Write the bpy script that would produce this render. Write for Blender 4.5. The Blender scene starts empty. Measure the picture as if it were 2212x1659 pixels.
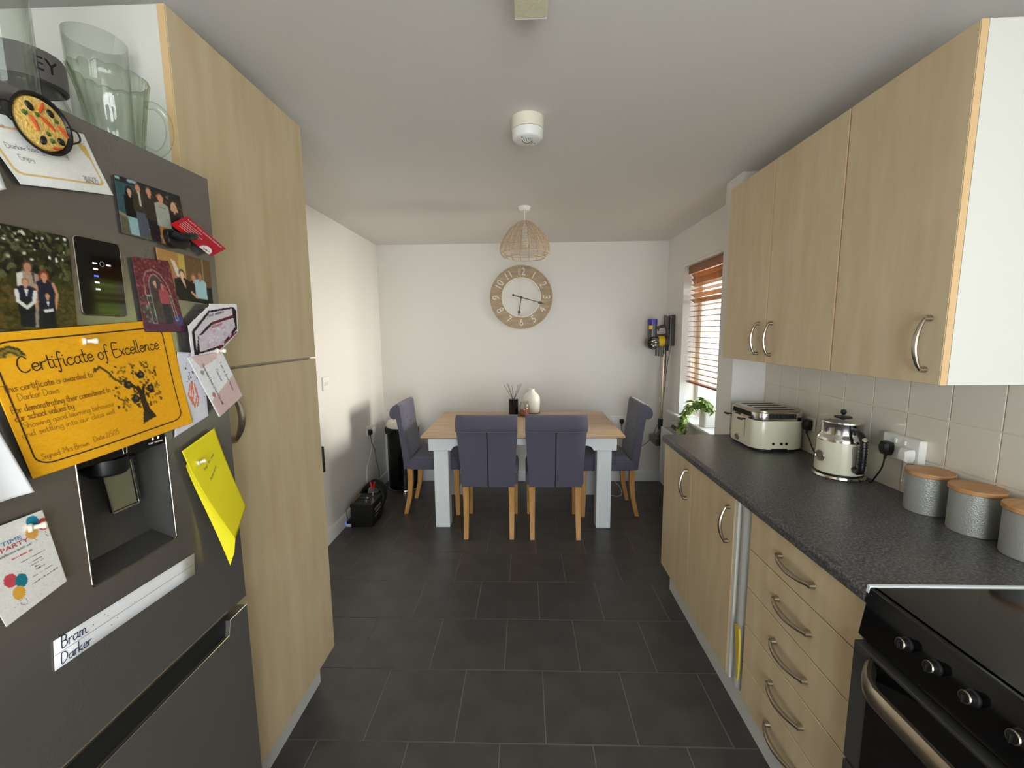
import bpy, bmesh, math, random
import numpy as np
from mathutils import Vector, Matrix
random.seed(7); np.random.seed(7)
PI = math.pi
scene = bpy.context.scene
COL = scene.collection
# ------------------------------------------------------------------ camera
H = 2.313; XL = -1.406; XR = 1.345; YB = 4.122; YF = -1.60
pitch, yaw, roll = 0.12354, -0.030816, -0.009242
cp, sp, cy, sy = math.cos(pitch), math.sin(pitch), math.cos(yaw), math.sin(yaw)
fw = Vector((sy*cp, cy*cp, -sp)); rt = Vector((cy, -sy, 0)); up = rt.cross(fw)
rt2 = rt*math.cos(roll)+up*math.sin(roll); up2 = up*math.cos(roll)-rt*math.sin(roll)
cd = bpy.data.cameras.new('camera'); cd.sensor_width = 36.0; cd.lens = 916.3227/2212*36; cd.clip_start = .02
cam = bpy.data.objects.new('camera', cd); COL.objects.link(cam)
mw = Matrix.Identity(4)
for i in range(3):
    mw[i][0] = rt2[i]; mw[i][1] = up2[i]; mw[i][2] = -fw[i]
mw[2][3] = 1.4887
cam.matrix_world = mw
scene.camera = cam
# ------------------------------------------------------------------ world, sun, daylight, exposure
w = bpy.data.worlds.new('sky'); scene.world = w; w.use_nodes = True
bg = w.node_tree.nodes['Background']; bg.inputs[0].default_value = (.85, .90, 1.0, 1); bg.inputs[1].default_value = 4.0
sd = bpy.data.lights.new('sun', 'SUN'); sd.energy = 3.6; sd.angle = .05; sd.color = (1, .90, .72)
sun = bpy.data.objects.new('sun', sd); COL.objects.link(sun)
sun.rotation_euler = Vector((-.20, .62, -.74)).to_track_quat('-Z', 'Y').to_euler()
def area(name, loc, d, sx, sy_, e, col):
    l = bpy.data.lights.new(name, 'AREA'); l.shape = 'RECTANGLE'; l.size = sx; l.size_y = sy_; l.energy = e; l.color = col
    o = bpy.data.objects.new(name, l); COL.objects.link(o); o.location = loc
    o.rotation_euler = Vector(d).to_track_quat('-Z', 'Z').to_euler(); return o
area('daylight_dining_window', (4.3, 3.25, 1.60), (-1, 0, -.03), 1.5, 1.3, 360, (1.0, .875, .755))
area('daylight_glazed_door', (.35, -2.15, 1.25), (0, 1, 0), 1.9, 2.0, 70, (1.0, .945, .895))
scene.view_settings.view_transform = 'Standard'; scene.view_settings.look = 'None'
scene.view_settings.gamma = 1; scene.view_settings.use_curve_mapping = False
scene.view_settings.exposure = .36
scene.cycles.use_denoising = True
scene.cycles.max_bounces = 10; scene.cycles.diffuse_bounces = 6; scene.cycles.transparent_max_bounces = 24
scene.cycles.sample_clamp_indirect = 6.0; scene.cycles.caustics_refractive = False; scene.cycles.caustics_reflective = False
# ------------------------------------------------------------------ materials
def lin(c):
    return tuple((v/255/12.92 if v/255 <= .04045 else ((v/255+.055)/1.055)**2.4) for v in c)
def mat(name, col, rough=.5, metal=0., col2=None, vs=6., vst=(1, 1, 1), vlo=.35, vhi=.65, bump=0., bs=200., bst=(1, 1, 1), spec=.5, coat=0., detail=3., emit=None, es=0., sheen=0.):
    m = bpy.data.materials.new(name); m.use_nodes = True
    nt = m.node_tree; b = nt.nodes['Principled BSDF']
    b.inputs['Base Color'].default_value = (*lin(col), 1); b.inputs['Roughness'].default_value = rough
    b.inputs['Metallic'].default_value = metal; b.inputs['Specular IOR Level'].default_value = spec
    b.inputs['Coat Weight'].default_value = coat
    if sheen: b.inputs['Sheen Weight'].default_value = sheen
    if emit: b.inputs['Emission Color'].default_value = (*lin(emit), 1); b.inputs['Emission Strength'].default_value = es
    def noise(scale, st, det):
        tc = nt.nodes.new('ShaderNodeTexCoord'); mp = nt.nodes.new('ShaderNodeMapping'); mp.inputs['Scale'].default_value = st
        n = nt.nodes.new('ShaderNodeTexNoise'); n.inputs['Scale'].default_value = scale; n.inputs['Detail'].default_value = det
        nt.links.new(tc.outputs['Object'], mp.inputs[0]); nt.links.new(mp.outputs[0], n.inputs['Vector']); return n
    if col2:
        n = noise(vs, vst, detail); r = nt.nodes.new('ShaderNodeValToRGB')
        r.color_ramp.elements[0].position = vlo; r.color_ramp.elements[1].position = vhi
        r.color_ramp.elements[0].color = (*lin(col), 1); r.color_ramp.elements[1].color = (*lin(col2), 1)
        nt.links.new(n.outputs['Fac'], r.inputs[0]); nt.links.new(r.outputs[0], b.inputs['Base Color'])
    if bump:
        n = noise(bs, bst, 2.); bp = nt.nodes.new('ShaderNodeBump'); bp.inputs['Strength'].default_value = bump; bp.inputs['Distance'].default_value = .002
        nt.links.new(n.outputs['Fac'], bp.inputs['Height']); nt.links.new(bp.outputs[0], b.inputs['Normal'])
    return m
def glass(name, tint, edge, rough=.02, ep=3.):
    m = bpy.data.materials.new(name); m.use_nodes = True; nt = m.node_tree
    nt.nodes.clear(); out = nt.nodes.new('ShaderNodeOutputMaterial')
    tr = nt.nodes.new('ShaderNodeBsdfTransparent'); gl = nt.nodes.new('ShaderNodeBsdfGlossy'); gl.inputs['Roughness'].default_value = rough
    lw = nt.nodes.new('ShaderNodeLayerWeight'); lw.inputs['Blend'].default_value = .25
    mx = nt.nodes.new('ShaderNodeMix'); mx.data_type = 'RGBA'; mx.inputs['A'].default_value = (*lin(tint), 1); mx.inputs['B'].default_value = (*lin(edge), 1)
    nt.links.new(mx.outputs['Result'], tr.inputs[0])
    pw = nt.nodes.new('ShaderNodeMath'); pw.operation = 'POWER'; pw.inputs[1].default_value = 4.; nt.links.new(lw.outputs['Facing'], pw.inputs[0])
    lw.inputs['Blend'].default_value = .5
    fr = nt.nodes.new('ShaderNodeMath'); fr.operation = 'MULTIPLY_ADD'; fr.inputs[1].default_value = .5; fr.inputs[2].default_value = .04; nt.links.new(pw.outputs[0], fr.inputs[0])
    p2 = nt.nodes.new('ShaderNodeMath'); p2.operation = 'POWER'; p2.inputs[1].default_value = ep; nt.links.new(lw.outputs['Facing'], p2.inputs[0]); nt.links.new(p2.outputs[0], mx.inputs['Factor'])
    ms = nt.nodes.new('ShaderNodeMixShader'); nt.links.new(fr.outputs[0], ms.inputs[0]); nt.links.new(tr.outputs[0], ms.inputs[1]); nt.links.new(gl.outputs[0], ms.inputs[2])
    nt.links.new(ms.outputs[0], out.inputs[0]); return m
def translucent(m, f):
    nt = m.node_tree; b = nt.nodes['Principled BSDF']; out = nt.nodes['Material Output']; t = nt.nodes.new('ShaderNodeBsdfTranslucent'); ms = nt.nodes.new('ShaderNodeMixShader')
    l = b.inputs['Base Color'].links
    if l: nt.links.new(l[0].from_socket, t.inputs[0])
    else: t.inputs[0].default_value = b.inputs['Base Color'].default_value
    ms.inputs[0].default_value = f; nt.links.new(b.outputs[0], ms.inputs[1]); nt.links.new(t.outputs[0], ms.inputs[2]); nt.links.new(ms.outputs[0], out.inputs[0])
MT = {}
def defmats():
    D = MT
    D['wall'] = mat('wall_paint', (232, 229, 224), .75, bump=.12, bs=260)
    D['ceil'] = mat('ceiling_paint', (222, 218, 214), .85, bump=.1, bs=160)
    D['trim'] = mat('white_gloss_trim', (232, 234, 234), .35)
    D['wood'] = mat('maple_laminate', (207, 184, 146), .42, col2=(219, 200, 166), vs=6, vst=(3, 3, .5), vlo=.3, vhi=.7, detail=4, spec=.35)
    D['woodedge'] = mat('maple_edging', (222, 186, 138), .45)
    D['whiteboard'] = mat('white_melamine', (222, 220, 212), .45)
    D['plinth'] = mat('pale_plinth', (214, 214, 208), .5)
    D['tile'] = mat('slate_floor_tile', (66, 63, 62), .34, col2=(84, 81, 79), vs=7, vlo=.3, vhi=.75, bump=.25, bs=28, spec=.4, detail=6)
    D['grout'] = mat('grey_grout', (120, 116, 110), .9)
    D['wtile'] = mat('cream_wall_tile', (226, 220, 207), .14, bump=.05, bs=9, spec=.5)
    D['wgrout'] = mat('white_grout', (233, 228, 216), .8)
    D['worktop'] = mat('speckled_worktop', (60, 60, 62), .34, col2=(122, 120, 120), vs=170, vlo=.42, vhi=.72, bump=.3, bs=170, detail=4)
    D['steel'] = mat('dark_steel', (146, 141, 136), .21, metal=.72, bump=.05, bs=400)
    D['steel2'] = mat('dark_plastic_steel', (78, 76, 74), .42, metal=.3)
    D['chrome'] = mat('chrome', (214, 212, 208), .12, metal=1)
    D['nickel'] = mat('brushed_nickel', (178, 168, 152), .28, metal=1)
    D['black'] = mat('black_plastic', (18, 18, 19), .38)
    D['gblack'] = mat('black_gloss', (8, 8, 9), .06)
    D['mblack'] = mat('matt_black', (14, 13, 13), .7)
    D['glassblack'] = mat('black_ceramic_glass', (12, 12, 13), .10)
    D['cream'] = mat('cream_enamel', (226, 224, 200), .22, coat=.3)
    D['fabric'] = mat('slate_fabric', (82, 80, 96), .95, col2=(100, 98, 114), vs=380, vlo=.3, vhi=.7, bump=.5, bs=420, sheen=.25, spec=.2)
    D['oakleg'] = mat('honey_oak', (202, 152, 86), .45, col2=(183, 131, 70), vs=10, vst=(6, 6, .8))
    D['oaktop'] = mat('oak_veneer', (210, 182, 144), .42, col2=(182, 150, 112), vs=4, vst=(.9, 9, 9), vlo=.3, vhi=.72, detail=6)
    D['tablewhite'] = mat('painted_table_frame', (234, 239, 242), .4)
    D['rattan'] = mat('pale_rattan', (214, 192, 164), .6, col2=(190, 164, 134), vs=60)
    D['clockwood'] = mat('tan_clock_wood', (186, 166, 138), .6, col2=(166, 144, 116), vs=7, vst=(1, 1, 5), detail=5)
    D['clockwhite'] = mat('cream_numerals', (236, 228, 214), .5)
    D['white'] = mat('white_plastic', (236, 236, 232), .3)
    D['offwhite'] = mat('ivory_plastic', (232, 226, 208), .4)
    D['vase'] = mat('white_ceramic', (240, 238, 230), .3)
    D['candle'] = mat('rust_wax', (150, 78, 58), .5, col2=(176, 100, 76), vs=30)
    D['glass'] = glass('clear_glass', (253, 254, 253), (212, 217, 208))
    D['gglass'] = glass('green_pressed_glass', (250, 252, 249), (176, 196, 166))
    D['pane'] = glass('window_pane', (248, 252, 252), (220, 230, 230))
    D['leaf'] = mat('pothos_leaf', (74, 118, 52), .4, col2=(176, 204, 112), vs=40, vlo=.4, vhi=.65)
    D['leaf2'] = mat('pothos_leaf_pale', (136, 172, 84), .4, col2=(212, 226, 150), vs=40, vlo=.4, vhi=.65)
    D['stem'] = mat('green_stem', (84, 110, 60), .5)
    D['soil'] = mat('dark_soil', (46, 36, 28), .95)
    D['slat'] = mat('orange_brown_slat', (190, 144, 98), .4, col2=(172, 122, 76), vs=8, vst=(9, 1, 9)); translucent(D['slat'], .25)
    D['railwood'] = mat('brown_blind_rail', (150, 90, 54), .45)
    D['brownink'] = mat('faint_brown_ink', (128, 88, 26), .8)
    D['yellow'] = mat('yellow_cloth', (226, 198, 64), .8)
    D['yellowpaper'] = mat('yellow_paper', (238, 222, 24), .7)
    D['paper'] = mat('white_paper', (238, 238, 240), .75)
    D['ink'] = mat('brown_black_ink', (58, 40, 26), .8)
    D['bink'] = mat('blue_black_ink', (44, 46, 86), .8)
    D['gink'] = mat('grey_ink', (98, 96, 104), .8)
    D['pinkink'] = mat('pink_ink', (196, 96, 92), .8)
    D['palewhite'] = mat('print_white', (244, 232, 232), .7)
    D['cyanink'] = mat('print_blue', (60, 128, 168), .7)
    D['redink'] = mat('print_red', (186, 52, 76), .7)
    D['canister'] = mat('galvanised_steel', (176, 178, 174), .38, metal=.45, bump=.8, bs=330, bst=(1, 1, 1))
    D['bamboo'] = mat('bamboo_lid', (196, 148, 100), .5, col2=(178, 128, 82), vs=9, vst=(9, 1, 1))
    D['purple'] = mat('purple_plastic', (62, 48, 150), .35)
    D['vyellow'] = mat('yellow_plastic', (226, 186, 32), .35)
    D['vgrey'] = mat('gunmetal_plastic', (84, 82, 84), .3, metal=.4)
    D['wand'] = mat('champagne_metal', (196, 184, 160), .25, metal=.9)
    D['red'] = mat('red_plastic', (196, 24, 30), .4)
    D['brown'] = mat('brown_bark', (84, 64, 54), .7)
    D['tray'] = mat('dark_wood_tray', (120, 84, 60), .5)
    D['rad'] = mat('radiator_enamel', (226, 226, 222), .3)
    D['grille'] = mat('radiator_grille', (150, 146, 138), .5)
    D['diffuser'] = mat('prismatic_diffuser', (222, 216, 186), .3, bump=1.0, bs=90)
    D['blueled'] = mat('blue_light', (60, 80, 255), .4, emit=(50, 80, 255), es=2.2)
    D['whiteled'] = mat('white_light', (230, 230, 230), .4, emit=(225, 225, 220), es=.55)
    D['brick'] = mat('pale_brick', (226, 220, 206), .9, col2=(206, 198, 182), vs=9)
    D['fence'] = mat('white_fence', (226, 232, 240), .8)
    D['hedge'] = mat('hedge_leaf', (140, 176, 48), .7, col2=(196, 208, 84), vs=9)
    D['grass'] = mat('pale_paving', (196, 192, 184), .9)
    D['olive'] = mat('black_olive', (22, 24, 22), .3)
    D['pepper'] = mat('red_pepper', (206, 74, 32), .4)
    D['rice'] = mat('saffron_rice', (222, 172, 66), .6, col2=(240, 210, 130), vs=260, bump=1., bs=260)
    D['herb'] = mat('green_herb', (60, 96, 40), .5)
    D['greylid'] = mat('grey_jar_lid', (112, 106, 106), .5)
    D['paddle'] = mat('dispenser_paddle', (150, 148, 120), .3, metal=.5)
defmats()
def colmat(name, rough):
    m = bpy.data.materials.new(name); m.use_nodes = True; nt = m.node_tree; b = nt.nodes['Principled BSDF']; b.inputs['Roughness'].default_value = rough
    b.inputs['Specular IOR Level'].default_value = .3
    a = nt.nodes.new('ShaderNodeVertexColor'); a.layer_name = 'Col'; nt.links.new(a.outputs['Color'], b.inputs['Base Color']); return m
MT['print'] = colmat('printed_paper', .7); MT['photo'] = colmat('glossy_print', .3)
# ------------------------------------------------------------------ geometry helpers (all add to a bmesh, world coordinates unless local)
def nb(): return bmesh.new()
def bevel(bm, verts, w_, seg=2):
    vs = set(verts); es = [e for e in bm.edges if e.verts[0] in vs and e.verts[1] in vs]
    bmesh.ops.bevel(bm, geom=es, offset=w_, segments=seg, profile=.5, affect='EDGES', clamp_overlap=True)
def box(bm, x0, x1, y0, y1, z0, z1, bev=0, seg=2):
    v = [bm.verts.new((x, y, z)) for x in (x0, x1) for y in (y0, y1) for z in (z0, z1)]
    for f in ((0, 1, 3, 2), (4, 6, 7, 5), (0, 4, 5, 1), (2, 3, 7, 6), (0, 2, 6, 4), (1, 5, 7, 3)): bm.faces.new([v[i] for i in f])
    if bev: bevel(bm, v, bev, seg)
    return bm
def prism(bm, pts, ax, a0, a1, bev=0, seg=2):
    def P(p, a): return (a, p[0], p[1]) if ax == 'X' else ((p[0], a, p[1]) if ax == 'Y' else (p[0], p[1], a))
    A = [bm.verts.new(P(p, a0)) for p in pts]; B = [bm.verts.new(P(p, a1)) for p in pts]
    n = len(pts); bm.faces.new(A[::-1]); bm.faces.new(B)
    for i in range(n): bm.faces.new((A[i], A[(i+1) % n], B[(i+1) % n], B[i]))
    if bev: bevel(bm, A+B, bev, seg)
    return bm
def tube(bm, pts, r, seg=8, closed=False, cap=True):
    P = [Vector(p) for p in pts]; n = len(P); R = r if isinstance(r, (list, tuple)) else [r]*n
    T = []
    for i in range(n):
        a = P[(i-1) % n] if (closed or i > 0) else P[i]; b = P[(i+1) % n] if (closed or i < n-1) else P[i]
        t = (b-a); T.append(t.normalized() if t.length > 1e-9 else Vector((0, 0, 1)))
    ref = Vector((0, 0, 1)) if abs(T[0].z) < .9 else Vector((1, 0, 0)); N = T[0].cross(ref).normalized()
    rings = []
    for i in range(n):
        N = (N-T[i]*N.dot(T[i])); N = N.normalized() if N.length > 1e-6 else T[i].orthogonal().normalized(); B = T[i].cross(N)
        rings.append([bm.verts.new(P[i]+(N*math.cos(2*PI*k/seg)+B*math.sin(2*PI*k/seg))*R[i]) for k in range(seg)])
    for i in range(n if closed else n-1):
        a = rings[i]; b = rings[(i+1) % n]
        for k in range(seg): bm.faces.new((a[k], a[(k+1) % seg], b[(k+1) % seg], b[k]))
    if cap and not closed: bm.faces.new(rings[0][::-1]); bm.faces.new(rings[-1])
    return bm
def lathe(bm, prof, c=(0, 0, 0), seg=32, mx=None, scal=None):
    """prof: (r, z) list, closed at the ends when r = 0; mx an optional matrix applied before the offset c"""
    rings = []
    for r, z in prof:
        if r < 1e-6: rings.append([(0, 0, z)])
        else: rings.append([(r*math.cos(2*PI*k/seg)*(scal[0] if scal else 1), r*math.sin(2*PI*k/seg)*(scal[1] if scal else 1), z) for k in range(seg)])
    V = []
    for rg in rings: V.append([bm.verts.new((mx @ Vector(p) if mx else Vector(p))+Vector(c)) for p in rg])
    for a, b in zip(V, V[1:]):
        if len(a) == 1 and len(b) == 1: continue
        for k in range(seg):
            k2 = (k+1) % seg
            if len(a) == 1: bm.faces.new((a[0], b[k], b[k2]))
            elif len(b) == 1: bm.faces.new((a[k], a[k2], b[0]))
            else: bm.faces.new((a[k], a[k2], b[k2], b[k]))
    return bm
def cyl(bm, c, r, z0, z1, seg=24, mx=None, bev=0.):
    if bev: return lathe(bm, [(0, z0), (r-bev, z0), (r, z0+bev), (r, z1-bev), (r-bev, z1), (0, z1)], c, seg, mx)
    return lathe(bm, [(0, z0), (r, z0), (r, z1), (0, z1)], c, seg, mx)
RX = Matrix.Rotation(PI/2, 3, 'Y')        # local +Z -> world +X
RY = Matrix.Rotation(-PI/2, 3, 'X')       # local +Z -> world +Y
def spline(pts, n=6, closed=False):
    P = [Vector(p) for p in pts]; m = len(P); out = []
    for i in range(m if closed else m-1):
        p0 = P[(i-1) % m] if (closed or i > 0) else P[i]; p1 = P[i]; p2 = P[(i+1) % m]; p3 = P[(i+2) % m] if (closed or i+2 < m) else p2
        for k in range(n):
            t = k/n; out.append(.5*((2*p1)+(p2-p0)*t+(2*p0-5*p1+4*p2-p3)*t*t+(3*p1-p0-3*p2+p3)*t**3))
    if not closed: out.append(P[-1])
    return out
def rrect(x0, x1, y0, y1, r, n=4):
    pts = []
    for cx_, cy_, a in ((x1-r, y0+r, -PI/2), (x1-r, y1-r, 0), (x0+r, y1-r, PI/2), (x0+r, y0+r, PI)):
        for k in range(n+1): pts.append((cx_+r*math.cos(a+k*PI/2/n), cy_+r*math.sin(a+k*PI/2/n)))
    return pts
MW = {}
def tag(o, label=None, cat=None, group=None, kind=None):
    if label: o['label'] = label
    if cat: o['category'] = cat
    if group: o['group'] = group
    if kind: o['kind'] = kind
    return o
def thing(name, label, cat, loc=(0, 0, 0), rotz=0, group=None, kind=None):
    o = bpy.data.objects.new(name, None); COL.objects.link(o); o.empty_display_size = .05
    o.location = loc; o.rotation_euler = (0, 0, rotz); MW[o.name] = Matrix.Translation(loc) @ Matrix.Rotation(rotz, 4, 'Z')
    return tag(o, label, cat, group, kind)
def ob(name, bm, m, parent=None, local=False, smooth=35, label=None, loc=None):
    """finish a bmesh into one mesh object; parts stand in their parent's frame"""
    me = bpy.data.meshes.new(name)
    bmesh.ops.recalc_face_normals(bm, faces=bm.faces)
    if parent is not None:
        if not local: bmesh.ops.transform(bm, matrix=MW[parent.name].inverted(), verts=bm.verts)
        M_ = MW[parent.name]
        L = Matrix.Identity(4)
        if loc is not None: L = Matrix.Translation(loc)
    else:
        vs = [v.co for v in bm.verts]
        c = Vector(((min(v.x for v in vs)+max(v.x for v in vs))/2, (min(v.y for v in vs)+max(v.y for v in vs))/2, min(v.z for v in vs)))
        L = Matrix.Translation(c); bmesh.ops.translate(bm, verts=bm.verts, vec=-c); M_ = Matrix.Identity(4)
    bm.to_mesh(me); bm.free()
    wn = False
    if smooth:
        me.polygons.foreach_set('use_smooth', [True]*len(me.polygons)); me.set_sharp_from_angle(angle=math.radians(smooth))
    wn = bool(smooth) and len(me.polygons) < 400
    for mm in (m if isinstance(m, (list, tuple)) else [m]): me.materials.append(MT[mm] if isinstance(mm, str) else mm)
    o = bpy.data.objects.new(name, me); COL.objects.link(o)
    if wn: md = o.modifiers.new('normals', 'WEIGHTED_NORMAL'); md.keep_sharp = True
    if parent is not None: o.parent = parent
    o.matrix_basis = L; MW[o.name] = M_ @ L
    if label: o['label'] = label
    return o
def copy_tree(o, parent=None):
    c = o.copy(); COL.objects.link(c); c.parent = parent
    for ch in list(o.children): copy_tree(ch, c)
    return c
def struct(name, bm, m, **k): return tag(ob(name, bm, m, **k), kind='structure')
def text_bm(body, size, ext=.001, align='CENTER', mx=None):
    cu = bpy.data.curves.new('t', 'FONT'); cu.body = body; cu.size = size; cu.extrude = ext; cu.align_x = align; cu.align_y = 'CENTER'; cu.resolution_u = 3
    o = bpy.data.objects.new('t', cu); COL.objects.link(o)
    me = bpy.data.meshes.new_from_object(o.evaluated_get(bpy.context.evaluated_depsgraph_get()))
    bpy.data.objects.remove(o); bpy.data.curves.remove(cu)
    bm = bmesh.new(); bm.from_mesh(me); bpy.data.meshes.remove(me)
    if mx: bmesh.ops.transform(bm, matrix=mx, verts=bm.verts)
    return bm
def frame(o, x, y):
    """matrix taking text x/y to world vectors x and y at origin o"""
    x = Vector(x); y = Vector(y); z = x.cross(y); m = Matrix.Identity(4)
    for i in range(3): m[i][0] = x[i]; m[i][1] = y[i]; m[i][2] = z[i]; m[i][3] = o[i]
    return m
# ================================================================== THE ROOM
S = .336; X0 = -.0984; Y0 = 1.3687
floor = struct('floor', box(nb(), XL-.1, XR+.1, YF-.1, YB+.1, -.12, -.002), 'grout')
def tile_mesh(sx, sy_):
    return box(nb(), -sx/2, sx/2, -sy_/2, sy_/2, -.002, .0, .0012, 1)
full = None
for r in range(-8, 10):
    y0 = Y0+(r-1)*S; y1 = y0+S; y0c = max(y0, YF); y1c = min(y1, YB)
    if y1c-y0c < .02: continue
    for j in range(-6, 7):
        x0 = X0+(j-.5*(r % 2))*S; x1 = x0+S; x0c = max(x0, XL); x1c = min(x1, XR)
        if x1c-x0c < .02: continue
        sx, sy_ = x1c-x0c-.0042, y1c-y0c-.0042; isf = abs(sx-(S-.0042)) < 1e-6 and abs(sy_-(S-.0042)) < 1e-6
        if isf and full is not None:
            o = full.copy(); COL.objects.link(o)
        else:
            o = ob('tile', tile_mesh(sx, sy_), 'tile', floor, local=True)
            if isf: full = o
        o.parent = floor
        fl = MW[floor.name].translation
        o.matrix_basis = Matrix.Translation(((x0c+x1c)/2-fl.x, (y0c+y1c)/2-fl.y, -fl.z+random.uniform(-.0003, .0003)))
struct('ceiling', box(nb(), XL-.3, XR+.3, YF-.3, YB+.3, H, H+.2), 'ceil')
struct('wall_left', box(nb(), XL-.25, XL, YF-.25, YB+.25, -.12, H), 'wall')
struct('wall_back', box(nb(), XL, XR, YB, YB+.25, -.12, H), 'wall')
# right wall with the window opening
WY0, WY1, WZ0, WZ1 = 2.64, 3.70, .757, 2.012; XO = XR+.29
bm = nb(); box(bm, XR, XO, YF-.25, WY0, -.12, H); box(bm, XR, XO, WY1, YB+.25, -.12, H)
box(bm, XR, XO, WY0, WY1, -.12, WZ0-.022); box(bm, XR, XO, WY0, WY1, WZ1, H)
wr = struct('wall_right', bm, 'wall', smooth=0)
ob('plaster_band', box(nb(), XR-.005, XR+.001, 2.58, 3.86, WZ1+.02, 2.130, .0015, 1), 'wall', wr)
# wall tiles above the worktop
TP = .1485
ob('grout_bed', box(nb(), XR-.005, XR+.001, .20, 2.385, .885, 1.345), 'wgrout', wr)
wt = None
for rz in range(3):
    for k in range(-7, 8):
        ya = 1.203+TP*k; yb = min(ya+TP, 2.385)
        if yb-ya < .02: continue
        f_ = abs(yb-ya-TP) < 1e-6
        if f_ and wt is not None: o = wt.copy(); COL.objects.link(o); o.parent = wr
        else:
            hw, hh = (yb-ya-.0035)/2, (TP-.0035)/2
            o = ob('tile', box(nb(), -.004, .004, -hw, hw, -hh, hh, .0015, 2), 'wtile', wr, local=True)
            if f_: wt = o
        t = MW[wr.name].translation
        o.matrix_basis = Matrix.Translation((XR-.0055-t.x, (ya+yb)/2-t.y, .898+TP*(rz+.5)-t.z))
# wall behind the camera with the glazed door that lights the kitchen
DX0, DX1, DZ1 = -.55, 1.20, 2.08
bm = nb(); box(bm, XL, DX0, YF-.25, YF, -.12, H); box(bm, DX1, XR, YF-.25, YF, -.12, H); box(bm, DX0, DX1, YF-.25, YF, DZ1, H); box(bm, DX0, DX1, YF-.25, YF, -.12, 0)
struct('wall_front', bm, 'wall', smooth=0)
def glazing(name, ax, a, lo0, lo1, z0, z1, mull, fw_=.055, d=.07):
    """a framed window in a wall; ax the wall normal, a the inner face"""
    t = thing(name, None, None, (a+d/2, (lo0+lo1)/2, z0) if ax == 'X' else ((lo0+lo1)/2, a-d/2, z0), kind='structure')
    def B(l0, l1, q0, q1, e0=0, e1=d, bv=.006):
        bm = nb()
        if ax == 'X': box(bm, a+e0, a+e1, l0, l1, q0, q1, bv)
        else: box(bm, l0, l1, a-e1, a-e0, q0, q1, bv)
        return bm
    for l0, l1, q0, q1 in ((lo0, lo0+fw_, z0, z1), (lo1-fw_, lo1, z0, z1), (lo0+fw_, lo1-fw_, z0, z0+fw_), (lo0+fw_, lo1-fw_, z1-fw_, z1)):
        ob('frame', B(l0, l1, q0, q1), 'white', t)
    edges = [lo0+fw_]+mull+[lo1-fw_]
    for m_ in mull: ob('mullion', B(m_-.03, m_+.03, z0+fw_, z1-fw_), 'white', t)
    for i in range(len(edges)-1):
        g0 = edges[i]+(.03 if i else 0); g1 = edges[i+1]-(.03 if i < len(edges)-2 else 0)
        ob('glass_pane', B(g0, g1, z0+fw_, z1-fw_, d*.45, d*.52, 0), 'pane', t)
    return t
win = glazing('window_1', 'X', XR+.135, WY0, WY1, WZ0, WZ1, [3.17])
ob('sill', prism(nb(), [(XR-.045, WZ0-.006), (XR-.045, WZ0-.02), (XR-.04, WZ0-.022), (XR+.14, WZ0-.022), (XR+.14, WZ0), (XR-.04, WZ0)], 'Y', 2.574, 3.885, .002, 1), 'trim', win)
glazing('window_2', 'Y', YF-.06, DX0, DX1, 0, DZ1, [.325], .07)
# boxed-in pipe beside the window
struct('trim_1', box(nb(), 1.155, XR, 2.386, 2.572, 0, H-.0005, .001, 1), 'wall')
def base(name, bm): return struct(name, bm, 'trim')
base('baseboard_left', prism(nb(), [(XL, 0), (XL+.016, 0), (XL+.016, .085), (XL+.008, .098), (XL, .098)], 'Y', 1.66, YB, 0))
base('baseboard_back', prism(nb(), [(YB, 0), (YB-.016, 0), (YB-.016, .085), (YB-.008, .098), (YB, .098)], 'X', XL+.016, XR-.016, 0))
base('baseboard_right', prism(nb(), [(XR, 0), (XR-.016, 0), (XR-.016, .085), (XR-.008, .098), (XR, .098)], 'Y', 2.575, YB, 0))
# outside: paving, pale fence, hedge
struct('garden_ground', box(nb(), XO, 12, -2, 14, -.25, -.15), 'grass')
fe = thing('garden_fence', 'pale upright board fence outside the dining window', 'fence', (2.5, 6.6, -.15))
bd = None
for k in range(16):
    x = 1.75+k*.115
    if bd is None: bd = o = ob('board', box(nb(), -.052, .052, -.012, .012, 0, 1.95, .004, 1), 'fence', fe, local=True)
    else: o = bd.copy(); COL.objects.link(o); o.parent = fe
    o.matrix_basis = Matrix.Translation((x-2.5, .01*(k % 2), .02*(k % 3)))
for z in (.35, 1.5): ob('rail', box(nb(), 1.68, 3.55, 6.625, 6.665, z, z+.08), 'fence', fe)
hd = thing('garden_hedge', 'yellow-green leafy hedge outside the dining window', 'hedge', (4.6, 6.2, -.15))
bm = nb(); bmesh.ops.create_icosphere(bm, subdivisions=4, radius=1)
for v in bm.verts:
    n = .12*math.sin(7*v.co.x+3*v.co.z)*math.cos(6*v.co.y)+.05*random.random(); v.co = v.co*(1+n); v.co = Vector((v.co.x*1.0+4.6, v.co.y*1.5+6.2, max(-.14, v.co.z*1.3+1.05)))
ob('inner_growth', bm, 'hedge', hd, smooth=80)
vs, fs = [], []
for k in range(2600):
    d = Vector(np.random.normal(size=3)); d.normalize(); p = Vector((4.6+d.x*1.08, 6.2+d.y*1.6, max(0, 1.05+d.z*1.4)))
    a = Vector(np.random.normal(size=3)); a.normalize(); b = a.orthogonal().normalized(); s_ = random.uniform(.03, .06); i = len(vs)
    vs += [p-a*s_, p+b*s_*.5, p+a*s_, p-b*s_*.5]; fs.append((i, i+1, i+2, i+3))
me = bpy.data.meshes.new('leaves'); me.from_pydata([tuple(v-Vector((4.6, 6.2, -.15))) for v in vs], [], fs); me.materials.append(MT['hedge'])
o = bpy.data.objects.new('leaves', me); COL.objects.link(o); o.parent = hd; o['kind'] = 'stuff'
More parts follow.
